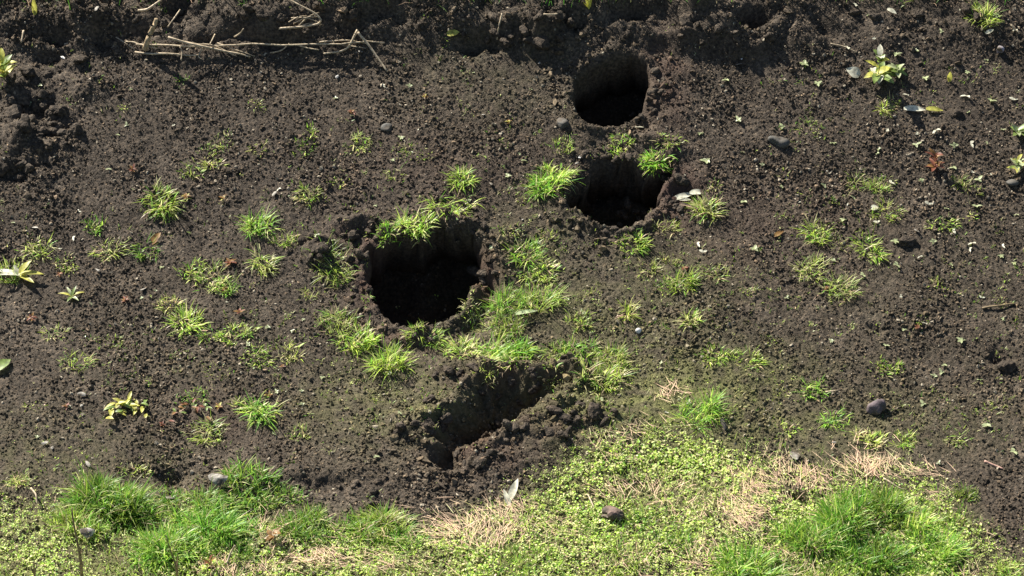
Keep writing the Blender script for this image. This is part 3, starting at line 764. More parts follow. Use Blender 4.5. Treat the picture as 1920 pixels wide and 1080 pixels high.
# ------------------------------------------------------------------ stones and clods
def stone_mesh(name, seed, rough=0.18, squash=(1, 1, 0.7), sub=3, facets=7, smooth=True):
    r = np.random.default_rng(seed)
    bm = bmesh.new(); bmesh.ops.create_icosphere(bm, subdivisions=sub, radius=1.0)
    P = np.array([v.co[:] for v in bm.verts])
    rad = np.ones(len(P))
    for _ in range(facets):
        nrm = r.normal(size=3); nrm /= np.linalg.norm(nrm)
        h = r.uniform(0.5, 0.85); dt = P @ nrm
        rad = np.minimum(rad, np.where(dt > 0.05, h / np.maximum(dt, .05), 9))
    for f, a in ((1.6, rough), (3.4, rough * .55), (7.5, rough * .3)):
        ph = r.uniform(0, 6.28, (4, 3)); dirs = r.normal(size=(4, 3))
        rad = rad + a * sum(np.sin(f * (P @ dirs[i]) + ph[i, 0]) for i in range(4)) / 4
    P = P * rad[:, None] * np.array(squash)
    for v, p in zip(bm.verts, P): v.co = p
    for f in bm.faces: f.smooth = smooth
    me = bpy.data.meshes.new(name); bm.to_mesh(me); bm.free()
    return me


def clod_mesh(name, seed):
    """a broken lump of earth: several crumbs grown together, knobbly and angular"""
    r = np.random.default_rng(seed)
    bm = bmesh.new(); bmesh.ops.create_icosphere(bm, subdivisions=3, radius=1.0)
    P = np.array([v.co[:] for v in bm.verts])
    K = r.normal(size=(26, 3)); K /= np.linalg.norm(K, axis=1)[:, None]
    hgt = r.uniform(-.30, .42, 26); sh = r.uniform(3.0, 16.0, 26)
    rad = np.full(len(P), .72)
    for kk, hh, ss in zip(K, hgt, sh): rad = rad + hh * np.exp(ss * (P @ kk - 1))
    rad = rad * (1 + r.normal(0, .05, len(P)))
    P = P * rad[:, None] * np.array((1, r.uniform(.7, 1), r.uniform(.55, .85)))
    for v, p in zip(bm.verts, P): v.co = p
    me = bpy.data.meshes.new(name); bm.to_mesh(me); bm.free()
    return me


def put(name, me, mat, px, py, size_px, label, cat, group=None, rot=0.0, flat=1.0, sink=0.32, tilt=(0, 0)):
    o = link(name, me, mat)
    s = size_px * 0.5 * PXM
    p = at(px, py)
    o.scale = (s, s * 0.85, s * flat)
    o.rotation_euler = (tilt[0], tilt[1], rot)
    o.location = (p.x, p.y, p.z + s * flat * (0.7 - sink * 2))
    return tag(o, label, cat, group)


put("stone", stone_mesh("stone", 1, .34, facets=10), GREYST, 1460, 268, 44, "dark grey stone with a black shadow on the open soil of the upper right", "stone", flat=1.0)
put("stone", stone_mesh("stone", 2, .26, (1, 1, .9)), MAUVEST, 1648, 768, 44, "rounded mauve grey stone on the lower right of the slope", "stone")
put("stone", clod_mesh("stone", 36), PINKST, 1148, 974, 50, "angular pinkish brown stone with a dark shaded front in the bottom lawn", "stone", sink=0.1)
put("pebble", stone_mesh("pebble", 4, .08), GREYST, 1053, 232, 30, "smooth grey pebble at left of the round top hole", "pebble")
put("pebble", stone_mesh("pebble", 5, .08, (.8, 1, .8)), stone_material("lilac_stone", (.42, .38, .42), (.28, .25, .28)), 1875, 97, 24, "pale lilac pebble in the upper right corner", "pebble", sink=.2)
put("soil_lump", clod_mesh("soil_lump", 6), SOIL, 1700, 455, 44, "dark mauve clod with a white chip on it, right middle", "clod")
put("soil_lump", clod_mesh("soil_lump", 7), SOIL, 1796, 214, 30, "dark brown clod at the end of the yellow leaf strip", "clod")
put("soil_lump", clod_mesh("soil_lump", 8), SOIL, 1888, 690, 40, "black crumbly clod by the right edge of the lower slope", "clod")
put("stone", stone_mesh("stone", 9, .15), GREYST, 726, 240, 26, "dull half buried stone on open soil of the upper middle", "stone", sink=.38)
put("stone", stone_mesh("stone", 10, .1, (1, .9, .6)), GREYST, 1898, 345, 26, "grey stone among leaves on the right edge", "stone")
put("flat_stone", stone_mesh("flat_stone", 11, .12, (1, .7, .2), facets=10, smooth=False), CHIP, 408, 909, 44, "flat pale stone on the soil behind the bottom left grass", "stone", tilt=(.45, .05), sink=.0)
put("flat_stone", stone_mesh("flat_stone", 12, .12, (1, .8, .35), facets=10, smooth=False), stone_material("lilac_chip", (.50, .45, .46), (.3, .26, .27)), 166, 1008, 38, "pale lilac stone at the foot of the dark stalk, bottom left", "stone", rot=.6, tilt=(.3, .5), sink=.0)
put("white_ball", stone_mesh("white_ball", 13, .02, (1, 1, 1), facets=0), WHITE, 1197, 623, 12, "small round white ball on bare soil at the centre right", "ball", sink=0.05)
CHIPS = [(155, 743, 24, CHIP, "pale squarish chip on the lower left soil"), (153, 763, 14, CHIP, "small pale chip just below a squarish one on the lower left"), (185, 510, 20, CHIP, "pale flake right of the big yellow leaves on the left"), (268, 546, 20, CHIP, "greyish pale flake on the left middle soil"),
         (165, 874, 22, CHIP, "pale flake just above the bottom left grass"), (85, 834, 18, CHIP, "upper of two pale flakes on the far lower left"), (98, 842, 14, CHIP, "lower of two pale flakes on the far lower left"), (66, 430, 20, CHIP, "thin pale flake near the left edge above the grass"),
         (980, 413, 9, WHITE, "tiny white speck of stone between the two big holes"), (1490, 861, 34, CHIP, "long pale flat chip above the straw mat, lower right"), (1564, 832, 14, CHIP, "small pale chip at the left of the thin straw patch, lower right"), (1358, 803, 34, GREYST, "greyish long flat chip right of the gouge's mound"),
         (320, 937, 24, CHIP, "pale flake between the two bottom left grass clumps"), (514, 368, 22, CHIP, "whitish flake left of an upright pale tuft"), (1086, 297, 18, WHITE, "upper white flake at upper left of the jagged hole"), (1082, 309, 16, CHIP, "lower pale flake at upper left of the jagged hole"),
         (920, 348, 22, CHIP, "pale flake right of the tall lime tuft, middle"), (907, 217, 12, CHIP, "tiny pale flake on open soil, upper middle"), (182, 20, 26, CHIP, "whitish flake on the bank, upper left"), (118, 110, 14, WHITE, "white speck among dark clods, upper left"),
         (633, 146, 16, WHITE, "white flake under the bent straw"), (1718, 436, 22, CHIP, "pale chip lying on the dark mauve clod"), (1385, 124, 20, CHIP, "pale round disc on soil, upper right of the round hole"), (1390, 113, 16, WHITE, "small white stick chip over a pale disc, upper right"),
         (676, 99, 14, CHIP, "pale crumb beside the bent straw"), (1012, 120, 12, CHIP, "tiny pale chip between the bank and the round hole"), (1015, 413, 1, None, "")]
for i, (x, y, s, m, lab) in enumerate(CHIPS):
    if m: put("pale_chip", stone_mesh("pale_chip", 50 + i, .16, (1, .62, .16), 2, 9, False), m, x, y, s * .8, lab, "chip", rot=i * 1.3, tilt=(.35, .2 * math.sin(i * 2.1)), sink=.05)

CLODM = [clod_mesh("soil_clod", 200 + i) for i in range(14)]
for me in CLODM: me.materials.append(SOIL)


def clods(pts, seed, label, group):
    made = []
    r = np.random.default_rng(seed)
    for (cx, cy, rx, ry, n, s0, s1, where) in pts:
        made = []; lab = label + " " + where
        for _ in range(n):
            a = r.uniform(0, 6.28); q = math.sqrt(r.random())
            made.append(put("soil_clod", CLODM[r.integers(14)], None, cx + rx * q * math.cos(a), cy + ry * q * math.sin(a), r.uniform(s0, s1), lab, "clod", group, rot=r.uniform(0, 6.28), tilt=(r.uniform(-.5, .5), r.uniform(-.5, .5)), sink=r.uniform(.22, .4)))
        single(made, lab)


def single(made, label):
    """the few that stand out by size or by place get a label of their own"""
    pr = {o: project(*o.location) for o in made}
    left = list(made)
    for word, key in (("leftmost", lambda o: pr[o][0]), ("rightmost", lambda o: -pr[o][0]), ("lowest", lambda o: -pr[o][1]), ("topmost", lambda o: pr[o][1]), ("largest", lambda o: -o.scale[0]), ("smallest", lambda o: o.scale[0])):
        if len(left) < 2: break
        o = min(left, key=key); left.remove(o)
        o["label"] = word + " " + label


clods([(910, 515, 22, 40, 7, 14, 34, "on the right lip of the largest hole"), (690, 432, 70, 18, 9, 14, 30, "above the upper left rim of the largest hole"), (585, 470, 26, 30, 6, 18, 36, "in the small mound left of the largest hole"), (675, 520, 22, 60, 7, 12, 26, "along the left rim of the largest hole"), (870, 430, 40, 14, 6, 12, 24, "at the upper right rim of the largest hole"), (760, 640, 60, 10, 5, 10, 20, "below the lower rim of the largest hole")], 1, "crumbly dark soil clod", "clods round the largest hole")
clods([(1270, 360, 34, 36, 9, 16, 36, "right of the jagged hole"), (1190, 400, 26, 20, 7, 14, 28, "inside the lower right of the jagged hole"), (1130, 300, 60, 16, 8, 12, 26, "at the upper left rim of the jagged hole"), (1150, 432, 60, 8, 6, 12, 22, "along the lower rim of the jagged hole")], 2, "crumbly dark soil clod", "clods round the jagged hole")
clods([(1232, 160, 22, 55, 8, 12, 28, "on the right rim of the round top hole"), (1190, 225, 20, 16, 5, 10, 20, "at the lower right rim of the round top hole")], 3, "crumbly dark soil clod", "clods round the round hole")
clods([(1010, 800, 100, 34, 16, 16, 40, "in the spoil right below the long gouge"), (930, 855, 80, 24, 9, 14, 30, "below the long gouge"), (800, 780, 40, 30, 8, 18, 40, "at the left end of the long gouge"), (960, 735, 60, 22, 8, 14, 30, "inside the long gouge"), (940, 700, 140, 12, 10, 12, 26, "along the upper rim of the long gouge"), (1120, 770, 50, 26, 8, 16, 34, "off the right end of the long gouge"), (765, 800, 30, 14, 4, 16, 34, "left beyond the long gouge")], 4, "crumbly dark soil clod", "clods round the long gouge")
clods([(60, 230, 60, 60, 14, 18, 46, "in the rough corner on the upper left"), (30, 320, 40, 24, 6, 18, 40, "at the left edge below the rough corner"), (110, 250, 40, 26, 7, 16, 36, "on the right side of the rough left corner"), (120, 120, 90, 30, 9, 14, 34, "above the rough corner on the upper left")], 5, "crumbly dark soil clod", "clods on the upper left")
clods([(450, 35, 220, 28, 16, 14, 38, "on the top bank above the long straws"), (960, 55, 180, 30, 18, 16, 42, "on the top bank left of the yellow shoots"), (1330, 60, 160, 30, 14, 14, 36, "on the top bank right of the yellow shoots"), (1690, 40, 200, 26, 9, 12, 28, "on the top bank above the leafy weed")], 6, "crumbly dark soil clod", "clods on the top bank")
clods([(640, 925, 130, 28, 12, 12, 26, "on bare soil just above the bottom grass")], 7, "crumbly dark soil clod", "clods above the lawn")

# ------------------------------------------------------------------ leaves and weeds
def leaf_mesh(name, length, width, bend, fold=0.25, seed=0, nl=6, wav=0.0):
    r = np.random.default_rng(seed)
    V, F = [], []
    for i in range(nl + 1):
        s = i / nl
        w = width * 0.5 * math.sin(math.pi * min(1, 0.06 + s * 0.94) ** 0.8) ** 0.8 if i < nl else 0.0
        th = bend * s
        x = length * s * math.cos(th * 0.5); z = length * s * math.sin(th * 0.5) * 1.0
        k = wav * r.normal(0, 1) * width
        V += [(x, -w, z + fold * w + k), (x, 0, z), (x, w, z + fold * w - k)]
    for i in range(nl):
        a = i * 3
        F += [(a, a + 1, a + 4, a + 3), (a + 1, a + 2, a + 5, a + 4)]
    return mesh_np(name, V, F)


def fallen_leaf(px, py, L, W, mat, label, rot, bend=-.3, tilt=0.1, seed=0, lift=.006, name="fallen_leaf", cat="leaf"):
    o = link(name, leaf_mesh(name, L * PXM, W * PXM, bend, .35, seed, wav=.05), mat)
    p = at(px, py)
    slope = math.atan(float(Hq(p.x, p.y + .1) - Hq(p.x, p.y - .1)) / .2)
    M = Matrix.Translation((p.x, p.y, p.z + lift)) @ Matrix.Rotation(slope, 4, 'X') @ Matrix.Rotation(rot, 4, 'Z') @ Matrix.Rotation(-tilt, 4, 'Y') @ Matrix.Translation((-L * PXM / 2, 0, 0))
    o.matrix_world = M
    return tag(o, label, cat)


fallen_leaf(1282, 374, 46, 13, PALELEAF, "narrow whitish fallen leaf, left one of three beside the jagged hole", .35, lift=.02)
fallen_leaf(1309, 368, 34, 13, PALELEAF, "whitish oval fallen leaf, right one of three beside the jagged hole", .1, lift=.022)
fallen_leaf(1284, 380, 24, 9, PALELEAF, "short pinkish white fallen leaf, lowest of three beside the jagged hole", .0, lift=.018)
fallen_leaf(988, 597, 44, 10, leaf_material("mint_leaf", .35, .4, .5, (.45, .52, .28)), "pale green blade-like fallen leaf on the long grass patch", .25, lift=.035)
fallen_leaf(850, 69, 26, 14, YELLEAF, "yellow-green sunlit leaf lying under the bank, upper middle", .2, lift=.02)
fallen_leaf(1715, 209, 44, 14, PALELEAF, "pale yellow half of the leaf strip on the upper right", -.05, lift=.015)
fallen_leaf(1752, 210, 34, 12, YELLEAF, "bright yellow-green half of the leaf strip on the upper right", -.1, lift=.015)
fallen_leaf(292, 452, 30, 16, ORANGELEAF, "small orange yellow leaf beside a tuft on the left", .8, tilt=.5, lift=.015)
fallen_leaf(963, 928, 44, 14, PALELEAF, "whitish leaf curling upright at the edge of the straw mat, right one", 1.2, tilt=.45, lift=.03)
fallen_leaf(950, 942, 34, 10, PALELEAF, "whitish leaf standing up at the edge of the straw mat, left one", 1.9, tilt=.5, lift=.025)
fallen_leaf(1200, 243, 30, 8, PALELEAF, "pale sliver of leaf on the lower right rim of the round top hole", .75, lift=.015)
fallen_leaf(6, 690, 40, 24, GREENLEAF, "dark green leaf cut by the left edge, lower slope", .9, lift=.02)
fallen_leaf(1640, 395, 16, 14, PALELEAF, "small white round leaf at left of a pale tuft on the right", .4, lift=.015)
fallen_leaf(1672, 28, 22, 10, PALELEAF, "pinkish white leaf scrap on the upper right bank", -.6, lift=.02)
fallen_leaf(1855, 66, 20, 8, PALELEAF, "narrow white leaf scrap near the upper right corner", .5, lift=.02)
fallen_leaf(1460, 441, 24, 10, ORANGELEAF, "tan pink dead leaf on open soil right of the jagged hole", .6, lift=.01)


def weed(name, px, py, label, cat, mat, specs, stem=0.0, group=None, jitter=0, stem_mat=None, wide=0):
    """specs: leaves as (heading, length px, width px, lift angle, height px, bend)"""
    p = at(px, py)
    root = bpy.data.objects.new(name, None); COL.objects.link(root); root.location = p
    root.empty_display_size = .02
    tag(root, label, cat, group)
    if stem:
        tube("stem", [(0, 0, -.01), (0.004, 0.003, stem * PXM * .5), (0.002, 0, stem * PXM)], .0022, .0015, stem_mat or mat, root)
    for i, (az, L, W, el, hz, bd) in enumerate(specs):
        m = mat[i % len(mat)] if isinstance(mat, (list, tuple)) else mat
        o = link("leaf", leaf_mesh("leaf", L * PXM, W * PXM, bd, .3, i + jitter, 5, .03), m, root)
        o.rotation_euler = (0, -el, az)
        jr = np.random.default_rng(i + 7); jx, jy = jr.normal(0, 1) * wide * PXM, jr.normal(0, .5) * wide * PXM
        o.location = (jx, jy, hz * PXM + .004 + (float(Hq(p.x + jx, p.y + jy)) - p.z if wide else 0))
    return root


def tube(name, pts, r0, r1, mat, parent=None, ns=6):
    P = np.array(pts, float); n = len(P)
    V, F = [], []
    for i in range(n):
        d = P[min(i + 1, n - 1)] - P[max(i - 1, 0)]; d /= np.linalg.norm(d)
        a = np.cross(d, (0, 0, 1.0) if abs(d[2]) < .9 else (1.0, 0, 0)); a /= np.linalg.norm(a); b_ = np.cross(d, a)
        rr = r0 + (r1 - r0) * i / (n - 1)
        for k in range(ns):
            t = 2 * math.pi * k / ns
            V.append(P[i] + rr * (math.cos(t) * a + math.sin(t) * b_))
    for i in range(n - 1):
        for k in range(ns):
            F.append((i * ns + k, i * ns + (k + 1) % ns, (i + 1) * ns + (k + 1) % ns, (i + 1) * ns + k))
    V += [P[0], P[-1]]
    T = [(len(V) - 2, (k + 1) % ns, k) for k in range(ns)] + [(len(V) - 1, (n - 1) * ns + k, (n - 1) * ns + (k + 1) % ns) for k in range(ns)]
    return link(name, mesh_np(name, V, F, T), mat if not isinstance(mat, (list, tuple)) else mat[0], parent)


def rosette(n, L, W, el, seed, hz=(0, 4), bd=-.6):
    r = np.random.default_rng(seed)
    return [(2 * math.pi * i / n + r.normal(0, .3), L * r.uniform(.7, 1.2), W * r.uniform(.8, 1.2), el + r.normal(0, .2), r.uniform(*hz), bd * r.uniform(.5, 1.5)) for i in range(n)]


weed("leafy_weed", 1645, 150, "leafy upright weed with yellow-green and whitish leaves on the upper right", "weed", [GREENLEAF, YELLEAF, GREENLEAF, PALELEAF], rosette(9, 40, 18, .45, 1, (4, 14)) + rosette(8, 26, 13, .9, 2, (24, 55)), stem=58, stem_mat=GREENLEAF)
weed("leafy_weed", 1682, 140, "small grey-green weed touching the right side of the leafy upright weed", "weed", [GREENLEAF, SEEDLEAF], rosette(9, 26, 11, .5, 3, (2, 16)), stem=18, stem_mat=GREENLEAF)
fallen_leaf(1598, 148, 30, 24, PALELEAF, "large whitish leaf at the left foot of the leafy upright weed", 2.6, lift=.035, tilt=.3)
weed("broad_leaf_plant", 38, 522, "plant with long yellow-green drooping leaves on the left edge", "plant", [YELLEAF, PALELEAF], [(0.0, 46, 13, .25, 8, -.5), (2.9, 60, 13, .2, 6, -.4), (.7, 34, 14, .8, 10, -.6), (3.4, 44, 10, .5, 5, -.6), (5.6, 40, 11, .15, 5, -.2), (2.2, 26, 10, .7, 4, -.4)])
weed("sprout", 135, 560, "sprout with six thin spreading leaves on the left, below the yellow leaves", "sprout", [YELLEAF, GREENLEAF, SEEDLEAF], [(.3, 26, 6, .6, 4, -.9), (1.2, 24, 6, .8, 4, -.7), (2.1, 24, 6, .7, 4, -.8), (2.9, 28, 6, .5, 4, -.9), (4.4, 20, 6, .4, 3, -.6), (5.5, 22, 6, .4, 3, -.6)])
weed("yellow_rosette", 240, 766, "yellow-green leafy rosette on the lower left soil", "weed", [YELLEAF, YELLEAF, GREENLEAF], rosette(20, 17, 8, .45, 5, (2, 8)) + rosette(14, 22, 7, .3, 15, (1, 6)), wide=19)
weed("leafy_shrub", 8, 150, "yellow-green leafy plant cut by the left edge near the top", "plant", [YELLEAF, YELLEAF, GREENLEAF], rosette(10, 36, 16, .7, 6, (4, 20)) + rosette(8, 28, 14, .9, 7, (24, 45)), stem=50, stem_mat=GREENLEAF)
weed("orange_weed", 360, 772, "low orange-brown weed on the lower left, beside a thick bright tuft", "weed", [ORANGELEAF, REDLEAF, GREENLEAF], rosette(22, 15, 5, .4, 8, (0, 8)), wide=20)
REDS = [(250, 322, 20, "small red weed on the upper left, left of the slanting tufts"), (60, 600, 22, "red weed near the left edge above a pale tuft"), (432, 496, 24, "reddish weed at upper right of the trailing patch"), (422, 545, 20, "orange-red weed under the right end of the trailing patch"),
        (450, 590, 24, "pinkish red weed above the long spiky row"), (235, 566, 20, "red-brown weed between the sprout and a flat tuft on the left"), (125, 765, 16, "red-brown weed beside a small pale chip, lower left"), (350, 372, 20, "left of two faint orange weeds beside a spiky tuft"),
        (418, 375, 16, "right of two faint orange weeds beside a spiky tuft"), (797, 185, 14, "faint orange weed on open soil under the bank, upper middle"), (953, 232, 14, "tiny yellow orange weed on open soil left of the grey pebble"), (660, 215, 18, "faint reddish weed on open soil above a pale tuft"),
        (305, 800, 16, "brown-red weed below the orange-brown one"), (410, 765, 18, "pinkish scrap of weed right of the orange-brown one"), (112, 518, 14, "tan pink weed right of the big yellow leaves"), (1284, 508, 16, "orange-red weed in a lime tuft below the jagged hole"), (530, 690, 12, "tiny red-brown weed below a pair of tufts, lower left"),
        (1550, 545, 12, "tiny pink-red weed beside the lowest tuft on the right"), (1720, 618, 12, "tiny red weed under a star-like tuft on the right"), (505, 745, 16, "small orange weed behind a thick bright tuft on the lower left")]
for i, (x, y, s, lab) in enumerate(REDS):
    m = [REDLEAF, ORANGELEAF] if i % 3 else [REDLEAF, REDLEAF, ORANGELEAF]
    if "orange" in lab and "red" not in lab: m = [ORANGELEAF, YELLEAF, ORANGELEAF]
    weed("small_weed", x, y, lab, "weed", m, rosette(6 + i % 4, s * .55, s * .22, .5, 60 + i, (0, 6)), group="small reddish weeds")
weed("red_dock", 1752, 318, "tall-leaved red dock plant on the right of the slope", "weed", [REDLEAF, ORANGELEAF, REDLEAF], rosette(7, 26, 9, .5, 30, (2, 8)) + rosette(8, 22, 8, .9, 31, (10, 34)), stem=40, stem_mat=REDLEAF)
weed("edge_plant", 1905, 322, "leafy yellow-green plant cut by the right edge, upper slope", "plant", [SEEDLEAF, YELLEAF, GREENLEAF], rosette(9, 22, 9, .5, 33, (2, 14)) + rosette(7, 16, 7, .8, 34, (14, 26)), stem=28, stem_mat=GREENLEAF)
weed("edge_plant", 1908, 255, "pale leafy plant at the right edge above the yellow-green one", "plant", [SEEDLEAF, GREENLEAF], rosette(9, 28, 11, .5, 35, (2, 14)))
weed("yellow_shoot", 66, 30, "single bright yellow upright blade on the upper left bank", "shoot", YELLEAF, [(1.5, 40, 11, 1.35, 0, .2), (2.2, 16, 6, 1.1, 0, 0.1)])
weed("yellow_shoot", 1104, 18, "yellow shoots in a V on the top edge above the round hole", "shoot", YELLEAF, [(1.0, 36, 9, 1.2, 0, .2), (2.4, 36, 8, 1.15, 0, .2), (1.7, 26, 7, 1.3, 0, 0), (3.0, 20, 6, .8, 0, .2)])
weed("yellow_shoot", 1780, 155, "small yellow-green upright shoot right of the leafy weed", "shoot", YELLEAF, [(1.5, 22, 10, 1.2, 0, .2), (2.3, 14, 6, 1.0, 0, .1)])
weed("dry_weed", 513, 1020, "orange dry weed head standing in the bottom grass", "weed", [ORANGELEAF, ORANGELEAF, STRAW], rosette(9, 18, 9, .5, 36, (14, 30)), stem=30, stem_mat=STRAW)
weed("red_sprig", 394, 1066, "reddish dry sprig on the bottom edge beside the second dark stalk", "weed", [ORANGELEAF, REDLEAF], rosette(5, 18, 6, 1.0, 37, (4, 20)), stem=22, stem_mat=STRAW)

# tiny seedlings, three shapes shared between them all
SEEDM = []
for sidx in range(4):
    n_ = [3, 4, 2, 5][sidx]
    Vs, Fs = [], []
    for i, (az, L, W, el, hz, bd) in enumerate(rosette(n_, 1.0, .55, .25, 80 + sidx, (.1, .3))):
        me = leaf_mesh("tmp", L, W, bd * .6, .3, i, 3)
        rot = Matrix.Rotation(az, 4, 'Z') @ Matrix.Rotation(-el, 4, 'Y')
        k0 = len(Vs)
        Vs += [tuple(rot @ v.co + Vector((0, 0, hz))) for v in me.vertices]
        Fs += [tuple(k0 + q_ for q_ in p_.vertices) for p_ in me.polygons]
        bpy.data.meshes.remove(me)
    k0 = len(Vs)
    Vs += [(-.04, 0, -.3), (.04, 0, -.3), (.04, 0, .3), (-.04, 0, .3)]; Fs.append((k0, k0 + 1, k0 + 2, k0 + 3))
    me = mesh_np("seedling", Vs, Fs); me.materials.append(SEEDLEAF if sidx != 2 else PALELEAF); SEEDM.append(me)

SEEDS = [(1605, 12), (1628, 30), (1690, 15), (1765, 61), (1360, 153), (1533, 160), (1508, 123), (1715, 98), (1850, 113), (1865, 30), (1905, 60), (1385, 228), (1312, 253), (1467, 240), (1390, 287), (1325, 305), (1648, 282), (1665, 247), (1645, 290), (1720, 253), (1718, 275),
 (1790, 275), (1820, 272), (1755, 247), (1812, 183), (1815, 212), (1900, 190), (1813, 137), (1550, 325), (1465, 352), (1670, 345), (1728, 340), (1823, 325), (1787, 318), (1835, 340), (1308, 460), (1318, 475), (1500, 380), (1590, 383), (1580, 415), (1740, 385), (1772, 393), (1905, 405), (1677, 455),
 (1725, 482), (1750, 455), (1787, 435), (1823, 458), (1818, 469), (1880, 463), (1876, 482), (1901, 495), (1783, 498), (1563, 490), (1617, 518), (1690, 558), (1695, 620), (1735, 608), (1765, 597), (1765, 700), (1752, 707), (1835, 713), (1770, 687), (1560, 641), (1700, 180), (1858, 192), (1850, 270), (1880, 245),
 (1600, 372), (1545, 350), (1645, 420), (1680, 500), (1840, 560), (1880, 600), (1800, 640), (1660, 650), (1830, 390), (1860, 330), (1735, 150), (1590, 92), (1640, 75), (1680, 105), (1800, 20), (1560, 270), (1430, 310), (1415, 470), (1395, 380), (1475, 560), (1850, 800), (1760, 870), (1900, 850), (1730, 760)]
MARKS = [(1645, 130, "the leafy upright weed"), (1735, 210, "the yellow leaf strip"), (1460, 268, "the dark grey stone"), (1752, 305, "the red dock"), (1700, 450, "the dark mauve clod"), (1860, 40, "the top right corner"), (1905, 290, "the plants on the right edge"), (1575, 490, "the tuft cluster on the right"),
         (1875, 577, "the thin brown twig"), (1888, 690, "the black clod by the right edge"), (1650, 765, "the mauve stone"), (1295, 372, "the white fallen leaves"), (1865, 870, "the pinkish twig"), (1716, 598, "the star-like tuft on the right"), (1400, 130, "the pale disc right of the round hole"),
         (700, 110, "the bent straw"), (280, 90, "the thick stick"), (38, 520, "the long yellow leaves on the left edge"), (240, 765, "the yellow-green rosette"), (370, 775, "the orange-brown weed"), (425, 622, "the long spiky row"), (385, 290, "the slanting row of tufts"), (775, 285, "the long low tuft"), (930, 790, "the long gouge"),
         (1197, 623, "the white ball"), (408, 909, "the flat pale stone"), (866, 340, "the tall lime tuft"), (1052, 230, "the grey pebble"), (135, 560, "the six-leaved sprout"), (580, 362, "the upright pale tuft"), (100, 250, "the rough clods on the upper left"), (620, 488, "the bushy tuft left of the largest hole"), (540, 660, "the pair of tufts lower left"), (980, 660, "the grass above the long gouge")]


def by_landmark(made, look):
    near = {}
    for o in made:
        a, b_ = project(*o.location)
        near.setdefault(min(MARKS, key=lambda m: math.hypot(m[0] - a, m[1] - b_))[2], []).append(o)
    for where, os_ in near.items():
        for o in os_: o["label"] = look + " near " + where
        single(os_, look + " near " + where)


seeds_made = []
r = np.random.default_rng(5)
for (x, y) in SEEDS:
    o = link("seedling", SEEDM[r.integers(4)])
    s = r.uniform(6, 12.5) * PXM
    p = at(x, y); o.location = (p.x, p.y, p.z + s * .15); o.scale = (s, s, s); o.rotation_euler = (r.uniform(.0, .35), 0, r.uniform(0, 6.28))
    seeds_made.append(tag(o, "tiny pale green seedling among many dotted over the right of the slope", "seedling", "seedlings on the right of the slope"))
by_landmark(seeds_made, "tiny pale green seedling")
seeds_made = []
r = np.random.default_rng(6)
for i in range(90):
    x, y = r.uniform(10, 1300), r.uniform(130, 880)
    if any(np.hypot(x - cx, (y - cy)) < 130 for cx, cy in [(790, 530), (1150, 370), (1145, 180), (930, 780)]): continue
    o = link("seedling", SEEDM[r.integers(4)])
    s = r.uniform(4, 8) * PXM
    p = at(x, y); o.location = (p.x, p.y, p.z + s * .15); o.scale = (s, s, s); o.rotation_euler = (r.uniform(.0, .35), 0, r.uniform(0, 6.28))
    seeds_made.append(tag(o, "very small pale seedling dotted on the left and middle of the slope", "seedling", "seedlings on the left and middle"))
by_landmark(seeds_made, "very small pale seedling")

# ------------------------------------------------------------------ sticks, straws, stalks
def straw(name, pts, r0, r1, mat, label, cat, lift=.008, ends=None):
    P = []
    for i, (x, y, *h) in enumerate(pts):
        p = at(x, y, lift + (h[0] if h else 0)); P.append((p.x, p.y, p.z))
    P = np.array(P)
    # smooth the run between the given points
    t = np.linspace(0, len(P) - 1, (len(P) - 1) * 5 + 1)
    Q = np.stack([np.interp(t, np.arange(len(P)), P[:, k]) for k in range(3)], 1)
    for _ in range(2): Q[1:-1] = (Q[:-2] + 2 * Q[1:-1] + Q[2:]) / 4
    sd = (sum(map(ord, label)) % 97) * 1.7; tt = np.linspace(0, 1, len(Q)) * np.linalg.norm(Q[-1] - Q[0]) * 9
    Q = Q + np.stack([.010 * fbm(tt + sd, tt * 0 + 3, 2, 1), .012 * fbm(tt + sd, tt * 0 + 7, 2, 2), .010 * np.abs(fbm(tt + sd, tt * 0 + 9, 2, 3))], 1)
    c = Vector(Q[0])
    o = tube(name, Q - np.array(c), r0, r1, mat); o.location = c
    return tag(o, label, cat)


p0 = at(272, 98)
straw("cut_stick", [(273, 97), (284, 66, .06), (294, 38, .12)], .013, .009, leaf_material("stick_bark", 0, .7, .2, (.36, .27, .16)), "thick pale brown stick leaning at the foot of the bank, upper left", "stick", lift=.012)
straw("long_straw", [(258, 84), (360, 90, .01), (500, 84, .02), (640, 82, .01), (722, 79)], .0042, .003, STRAW, "long horizontal straw lying along the foot of the bank", "straw", lift=.02)
straw("straw", [(318, 70, .05), (370, 84, .03), (430, 98, .01), (470, 108)], .0055, .0035, STRAW, "thick straw slanting down right from the stick", "straw", lift=.012)
straw("straw", [(330, 78, .03), (400, 85, .015), (445, 104)], .003, .002, STRAW, "thin straw just under the thick slanting one", "straw")
straw("straw", [(410, 84), (450, 98, .01), (480, 106)], .003, .002, STRAW, "short straw crossing the long one near its middle", "straw")
straw("bent_straw", [(672, 60, .05), (688, 76, .04), (706, 104, .02), (722, 128, .005), (727, 134)], .006, .0035, STRAW, "pale bent straw pointing down right below the bank", "straw", lift=.012)
straw("bent_straw", [(670, 58, .05), (660, 72, .03), (650, 90, .01), (634, 99), (604, 104)], .0055, .004, STRAW, "pale twisted straw going down left from the bent one", "straw", lift=.012)
straw("straw", [(640, 88), (686, 90)], .0025, .002, STRAW, "short level straw crossing the bent straw", "straw")
straw("straw", [(942, 26), (936, 50, .02), (933, 74)], .0042, .003, STRAW, "upright thin straw against the dark pit in the bank", "straw", lift=.03)
straw("pale_twig", [(258, 22), (276, 18, .01), (290, 8, .02), (306, -4)], .006, .004, STRAW, "pale twig at the top edge above the stick", "twig", lift=.03)
